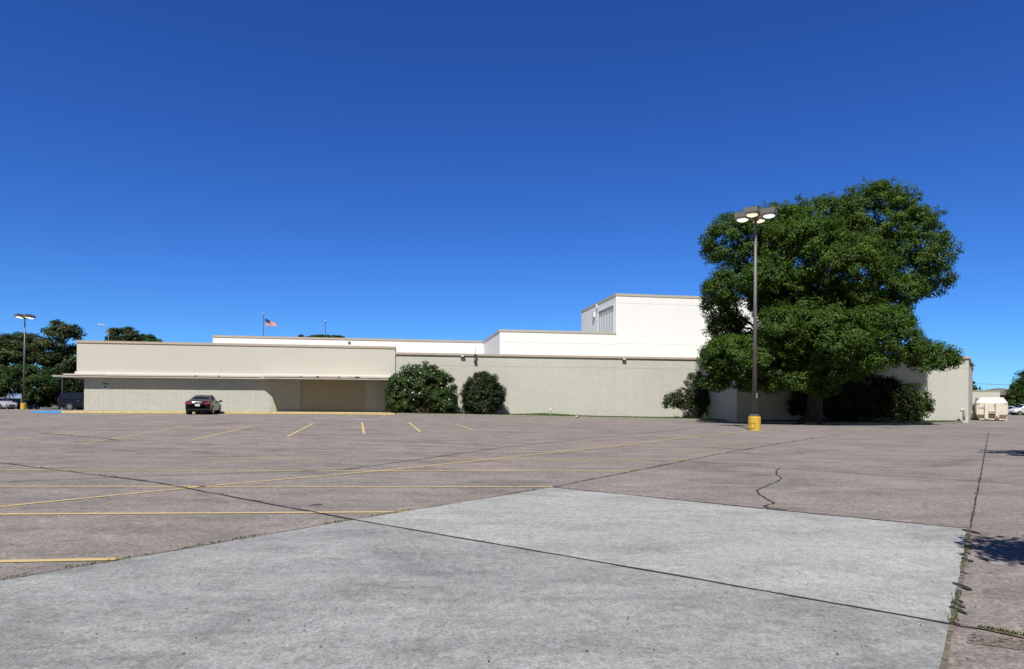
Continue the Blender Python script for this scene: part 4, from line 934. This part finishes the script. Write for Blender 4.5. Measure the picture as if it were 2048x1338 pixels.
b, _ = st_pt(1398, 834, 56.9); b.z = gz(b.x, b.y) + .12
shrub('holly_tree', b, st_lobes([(1346, 803, 30, 17, -.2), (1366, 794, 26, 18, -.2), (1390, 770, 22, 28, 0), (1404, 785, 26, 34, .2), (1412, 806, 24, 22, .1), (1428, 792, 16, 30, .3), (1380, 808, 26, 14, 0)], 56.8, .9), 'small multi stemmed holly tree leaning left at the edge of the oak shade', 'tree',
      40, .34, .15, .6, (.034, .050, .017), stems=15, dens=.85, stem_r=.055, stem_mat=BARK, fill=.35, spread=.12)
b, _ = st_pt(1742, 845, 49.9); b.z = gz(b.x, b.y) + .12
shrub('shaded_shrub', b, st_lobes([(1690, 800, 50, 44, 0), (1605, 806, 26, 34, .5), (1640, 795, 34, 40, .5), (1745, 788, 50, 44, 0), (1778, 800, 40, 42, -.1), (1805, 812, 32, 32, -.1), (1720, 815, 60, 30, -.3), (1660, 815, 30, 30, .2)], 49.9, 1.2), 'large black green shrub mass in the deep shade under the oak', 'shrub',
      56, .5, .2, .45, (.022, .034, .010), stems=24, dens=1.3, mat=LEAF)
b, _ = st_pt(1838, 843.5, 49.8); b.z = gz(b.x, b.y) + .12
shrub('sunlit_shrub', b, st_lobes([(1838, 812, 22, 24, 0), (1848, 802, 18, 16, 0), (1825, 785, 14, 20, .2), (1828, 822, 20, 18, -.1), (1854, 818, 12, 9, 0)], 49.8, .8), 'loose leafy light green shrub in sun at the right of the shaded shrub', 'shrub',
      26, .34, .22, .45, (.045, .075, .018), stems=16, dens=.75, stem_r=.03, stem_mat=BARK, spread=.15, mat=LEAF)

def tree(name, spec, lam, base_px, label, tint, rc, per, size, aspect, mat, dens=.8, trunk=.35, flat=.5, up=.5, inner=.6, depth=None):
    L = lobes_px(spec, lam); b = pt(base_px, 806, lam); b.z = gz(b.x, b.y) if lam < 115 else -.35
    o = thing(name, b, label, 'tree'); PT, NR, ID, CC = crown_points(L, rc, per * 1.6, dens * 1.9, flat=flat, inner=inner, fill=.2, up=up)
    k = PT[:, 2] > b.z + .3; PT, NR, ID = PT[k], NR[k], ID[k]
    leaf_obj('foliage', PT, NR, size, aspect, tints(ID, tint, .28, .25, .14), mat, o, fold=.1)
    m = MB(); top = Vector(max(L, key=lambda l: l[2])[:3]); mid = b.lerp(top, .45) + Vector((rnd.gauss(0, .4), 0, 0)); limb(m, b - Vector((0, 0, .3)), mid, trunk, trunk * .75, .03); limb(m, mid, top, trunk * .75, trunk * .3, .05)
    for l in L:
        c = Vector(l[:3]); s0 = b.lerp(top, min(.9, max(.25, (c.z - b.z) / (top.z - b.z) - .15))); limb(m, s0, c, trunk * .32, trunk * .14, .1)
        for _ in range(3):
            d = Vector((rnd.gauss(0, 1), rnd.gauss(0, 1), rnd.gauss(0, .5))).normalized(); limb(m, c, c + Vector((d.x * l[3], d.y * l[4], d.z * l[5])) * .8, trunk * .13, .03, .1, 4, 5)
    m.build('trunk', BARK, o, smooth=True); return o
PG = 'pine trees left of the building'
PINE = (.042, .058, .020)
tree('pine_tree', [(128, 655, 26, 15, 0), (112, 668, 22, 12, -1), (147, 668, 24, 12, .5), (100, 690, 30, 14, -1.5), (140, 705, 28, 14, 1), (125, 730, 32, 18, 0), (150, 740, 20, 22, 1), (95, 720, 26, 18, -2)], 108, 122, 'tallest pine tree with rounded open top beside the left corner of the building', PINE, 1.0, 60, .46, .35, NEEDLE, .95, .4, .5)
tree('pine_tree', [(70, 685, 34, 14, 0), (55, 700, 32, 16, -2), (85, 712, 30, 18, 0), (40, 680, 26, 12, 1), (62, 725, 34, 20, -2)], 112, 62, 'pine tree with broad flat top behind the distant parking lot light', (.038, .054, .018), 1.0, 60, .46, .35, NEEDLE, .95, .4, .5)
tree('pine_tree', [(8, 690, 28, 18, 0), (22, 702, 30, 20, -2), (-10, 705, 30, 22, 0), (12, 730, 36, 24, -1)], 104, 10, 'pine tree cut by the left edge above the silver sedan', PINE, 1.0, 62, .46, .35, NEEDLE, .95, .4, .5)
tree('broadleaf_tree', [(15, 765, 36, 26, -2), (50, 755, 34, 28, 0), (0, 790, 30, 18, -2), (80, 770, 34, 30, 0), (40, 785, 34, 18, -1)], 101, 36, 'low dark green broadleaf tree behind the pale blue notice sign', (.034, .062, .016), .9, 56, .36, .55, LEAF, .95, .3, .7)
tree('broadleaf_tree', [(110, 765, 32, 30, 1), (150, 770, 28, 26, 2), (125, 795, 40, 20, 1), (165, 785, 24, 28, 3), (85, 798, 28, 16, 1), (180, 760, 24, 40, 6)], 103, 130, 'dark broadleaf tree in the gap between light pole and dark minivan', (.022, .036, .012), .9, 60, .36, .55, LEAF, 1.1, .3, .7)
tree('pine_tree', [(232, 663, 16, 6, 0), (255, 662, 22, 6, 1), (225, 674, 14, 8, -1), (262, 676, 20, 10, 0), (240, 695, 30, 16, 0)], 126, 240, 'open crowned pine tree showing above the left roof beside the street light', (.038, .055, .02), .7, 46, .4, .35, NEEDLE, .95, .35, .5)
tree('broadleaf_tree', [(275, 680, 40, 9, 0), (250, 684, 26, 8, 0), (300, 690, 26, 10, 0), (270, 705, 44, 16, 0)], 134, 275, 'bright green rounded treetop peeking over the left roof', (.036, .075, .018), .8, 60, .4, .55, LEAF, 1.1, .3, .6)
tree('broadleaf_tree', [(601, 675, 5, 5, 0), (600, 690, 12, 14, 0)], 150, 600, 'tiny dark treetop above the white roofline left of the bare flagpole', (.025, .04, .014), .5, 40, .3, .5, LEAF, 1.2, .25)
tree('broadleaf_tree', [(640, 677, 26, 6, 0), (668, 676, 18, 6, 0), (618, 679, 16, 5, 0), (650, 695, 40, 16, 0)], 152, 650, 'low green treetop above the white roofline behind the bare flagpole', (.045, .075, .02), .6, 44, .34, .5, LEAF, 1.2, .25)
RT = 'trees behind the cars at right'
tree('broadleaf_tree', [(2046, 775, 22, 24, 0), (2062, 760, 20, 26, 1), (2038, 800, 18, 16, -1), (2075, 795, 26, 24, 0)], 122, 2052, 'dark green tree at the right edge above the white sport utility vehicle', (.026, .045, .013), .9, 60, .36, .5, LEAF, 1.05, .3, .7)
tree('broadleaf_tree', [(2027, 785, 9, 10, 0), (2024, 800, 11, 12, 0), (2032, 775, 8, 8, 0), (2022, 810, 14, 8, 0)], 116, 2025, 'small lighter green tree in front of the brick house', (.045, .075, .018), .6, 50, .3, .5, LEAF, 1.1, .22, .7)
tree('broadleaf_tree', [(1950, 782, 8, 6, 0), (1944, 778, 6, 8, 0), (1948, 792, 12, 9, 0)], 165, 1948, 'far dark green tree just right of the wing corner', (.03, .05, .016), .9, 50, .4, .5, LEAF, 1.1)
tree('broadleaf_tree', [(1972, 786, 8, 5.5, 0), (1986, 788, 7, 4.5, 0), (1962, 786, 7, 4.5, 0), (1975, 796, 20, 8, 0)], 172, 1974, 'far low green treetops above the middle of the cream dock wall', (.035, .06, .018), .9, 50, .4, .5, LEAF, 1.1)
tree('broadleaf_tree', [(1995, 788, 8, 4.5, 0), (1996, 797, 12, 8, 0)], 176, 1995, 'far green treetop between dock wall and grey hip roof', (.035, .06, .018), .9, 50, .4, .5, LEAF, 1.1)
tree('broadleaf_tree', [(1944, 767, 4, 3, 0), (1945, 776, 5, 3.5, 0), (1938, 785, 8, 10, 0)], 110, 1940, 'dark twiggy treetop touching the right corner of the wing', (.03, .042, .02), .35, 34, .3, .5, LEAF, 1.0, .2)
# trees just beyond the right edge, whose shadows reach into the picture
def wtree(name, b, lobes, label, tint, rc, per, size, dens):
    b = Vector(b); o = thing(name, b, label, 'tree'); PT, NR, ID, CC = crown_points(lobes, rc, per, dens, .6)
    leaf_obj('foliage', PT, NR, size, .5, tints(ID, tint), LEAF, o, fold=.1); m = MB(); fk = b + Vector((0, 0, 3)); limb(m, b - Vector((0, 0, .2)), fk, .28, .22, .03)
    for l in lobes: limb(m, fk, l[:3], .14, .05, .08)
    m.build('trunk', BARK, o, smooth=True); return o
wtree('shade_tree', (20.5, 15, 0), [(16.2, 17.0, 6.0, 1.6, 1.3, .8), (18.5, 16.6, 6.6, 2.2, 1.6, 1.2), (21, 15.5, 8, 3, 3, 2.2), (23, 14.5, 6.5, 3, 2.6, 2)], 'tree beyond the right edge throwing a long shadow near the far joint', (.05, .09, .02), .6, 80, .26, 2.2)
wtree('shade_tree', (8.6, 3.2, 0), [(5.45, 4.5, 3.7, .95, .8, .4), (6.8, 4.1, 3.9, 1.1, .8, .5), (8.4, 3.6, 4.4, 1.8, 1.6, 1.1)], 'tree beyond the right edge throwing leafy shadows near the camera', (.05, .09, .02), .35, 60, .15, 2.2)

# ------------------------------------------------------------------ daylight
SUN_AZ, SUN_EL = rad(12), rad(55)
sd = bpy.data.lights.new('sun', 'SUN'); sd.energy = 5.0; sd.angle = rad(.53); sd.color = (1, .955, .88)
so = bpy.data.objects.new('sun', sd); COL.objects.link(so); so.location = (-10, -40, 60)
d = Vector((math.sin(SUN_AZ) * math.cos(SUN_EL), math.cos(SUN_AZ) * math.cos(SUN_EL), -math.sin(SUN_EL))); so.rotation_euler = d.to_track_quat('-Z', 'Y').to_euler()
w = bpy.data.worlds.new('World'); scene.world = w; w.use_nodes = True; nt = w.node_tree; bg = nt.nodes['Background']
sky = nt.nodes.new('ShaderNodeTexSky'); sky.sky_type = 'NISHITA'; sky.sun_disc = False; sky.sun_elevation = SUN_EL; sky.sun_rotation = math.pi + SUN_AZ
sky.altitude = 1500; sky.air_density = 1.0; sky.dust_density = .05; sky.ozone_density = 5.0
sp = nt.nodes.new('ShaderNodeSeparateColor'); cb_ = nt.nodes.new('ShaderNodeCombineColor'); nt.links.new(sky.outputs[0], sp.inputs[0])
for k, (g, gain) in enumerate(((1.2, .321), (1.2, .615), (1.05, 1.33))):      # a polarised, deeper blue
    pw = nt.nodes.new('ShaderNodeMath'); pw.operation = 'POWER'; pw.inputs[1].default_value = g; nt.links.new(sp.outputs[k], pw.inputs[0])
    mu = nt.nodes.new('ShaderNodeMath'); mu.operation = 'MULTIPLY'; mu.inputs[1].default_value = gain; nt.links.new(pw.outputs[0], mu.inputs[0]); nt.links.new(mu.outputs[0], cb_.inputs[k])
tc_ = nt.nodes.new('ShaderNodeTexCoord'); sx_ = nt.nodes.new('ShaderNodeSeparateXYZ'); nt.links.new(tc_.outputs['Generated'], sx_.inputs[0])
mr = nt.nodes.new('ShaderNodeMapRange'); mr.interpolation_type = 'SMOOTHSTEP'; mr.inputs['From Min'].default_value = .15; mr.inputs['From Max'].default_value = -.35; nt.links.new(sx_.outputs['Y'], mr.inputs['Value'])
dim = nt.nodes.new('ShaderNodeMix'); dim.data_type = 'RGBA'; dim.blend_type = 'MULTIPLY'; dim.inputs[0].default_value = 1; dim.inputs[7].default_value = (.75, .66, .56, 1); nt.links.new(sky.outputs[0], dim.inputs[6])
mx_ = nt.nodes.new('ShaderNodeMix'); mx_.data_type = 'RGBA'                 # sunward sky whiter, dimmed and warmed to set the shade; deep blue opposite
nt.links.new(mr.outputs[0], mx_.inputs[0]); nt.links.new(cb_.outputs[0], mx_.inputs[6]); nt.links.new(dim.outputs[2], mx_.inputs[7]); nt.links.new(mx_.outputs[2], bg.inputs['Color']); bg.inputs['Strength'].default_value = .066
vs = scene.view_settings; scene.display_settings.display_device = 'sRGB'; vs.view_transform = 'Standard'; vs.look = 'None'; vs.exposure = .45; vs.gamma = 1; vs.use_curve_mapping = False
scene.render.engine = 'CYCLES'; scene.cycles.max_bounces = 6; scene.cycles.transparent_max_bounces = 6
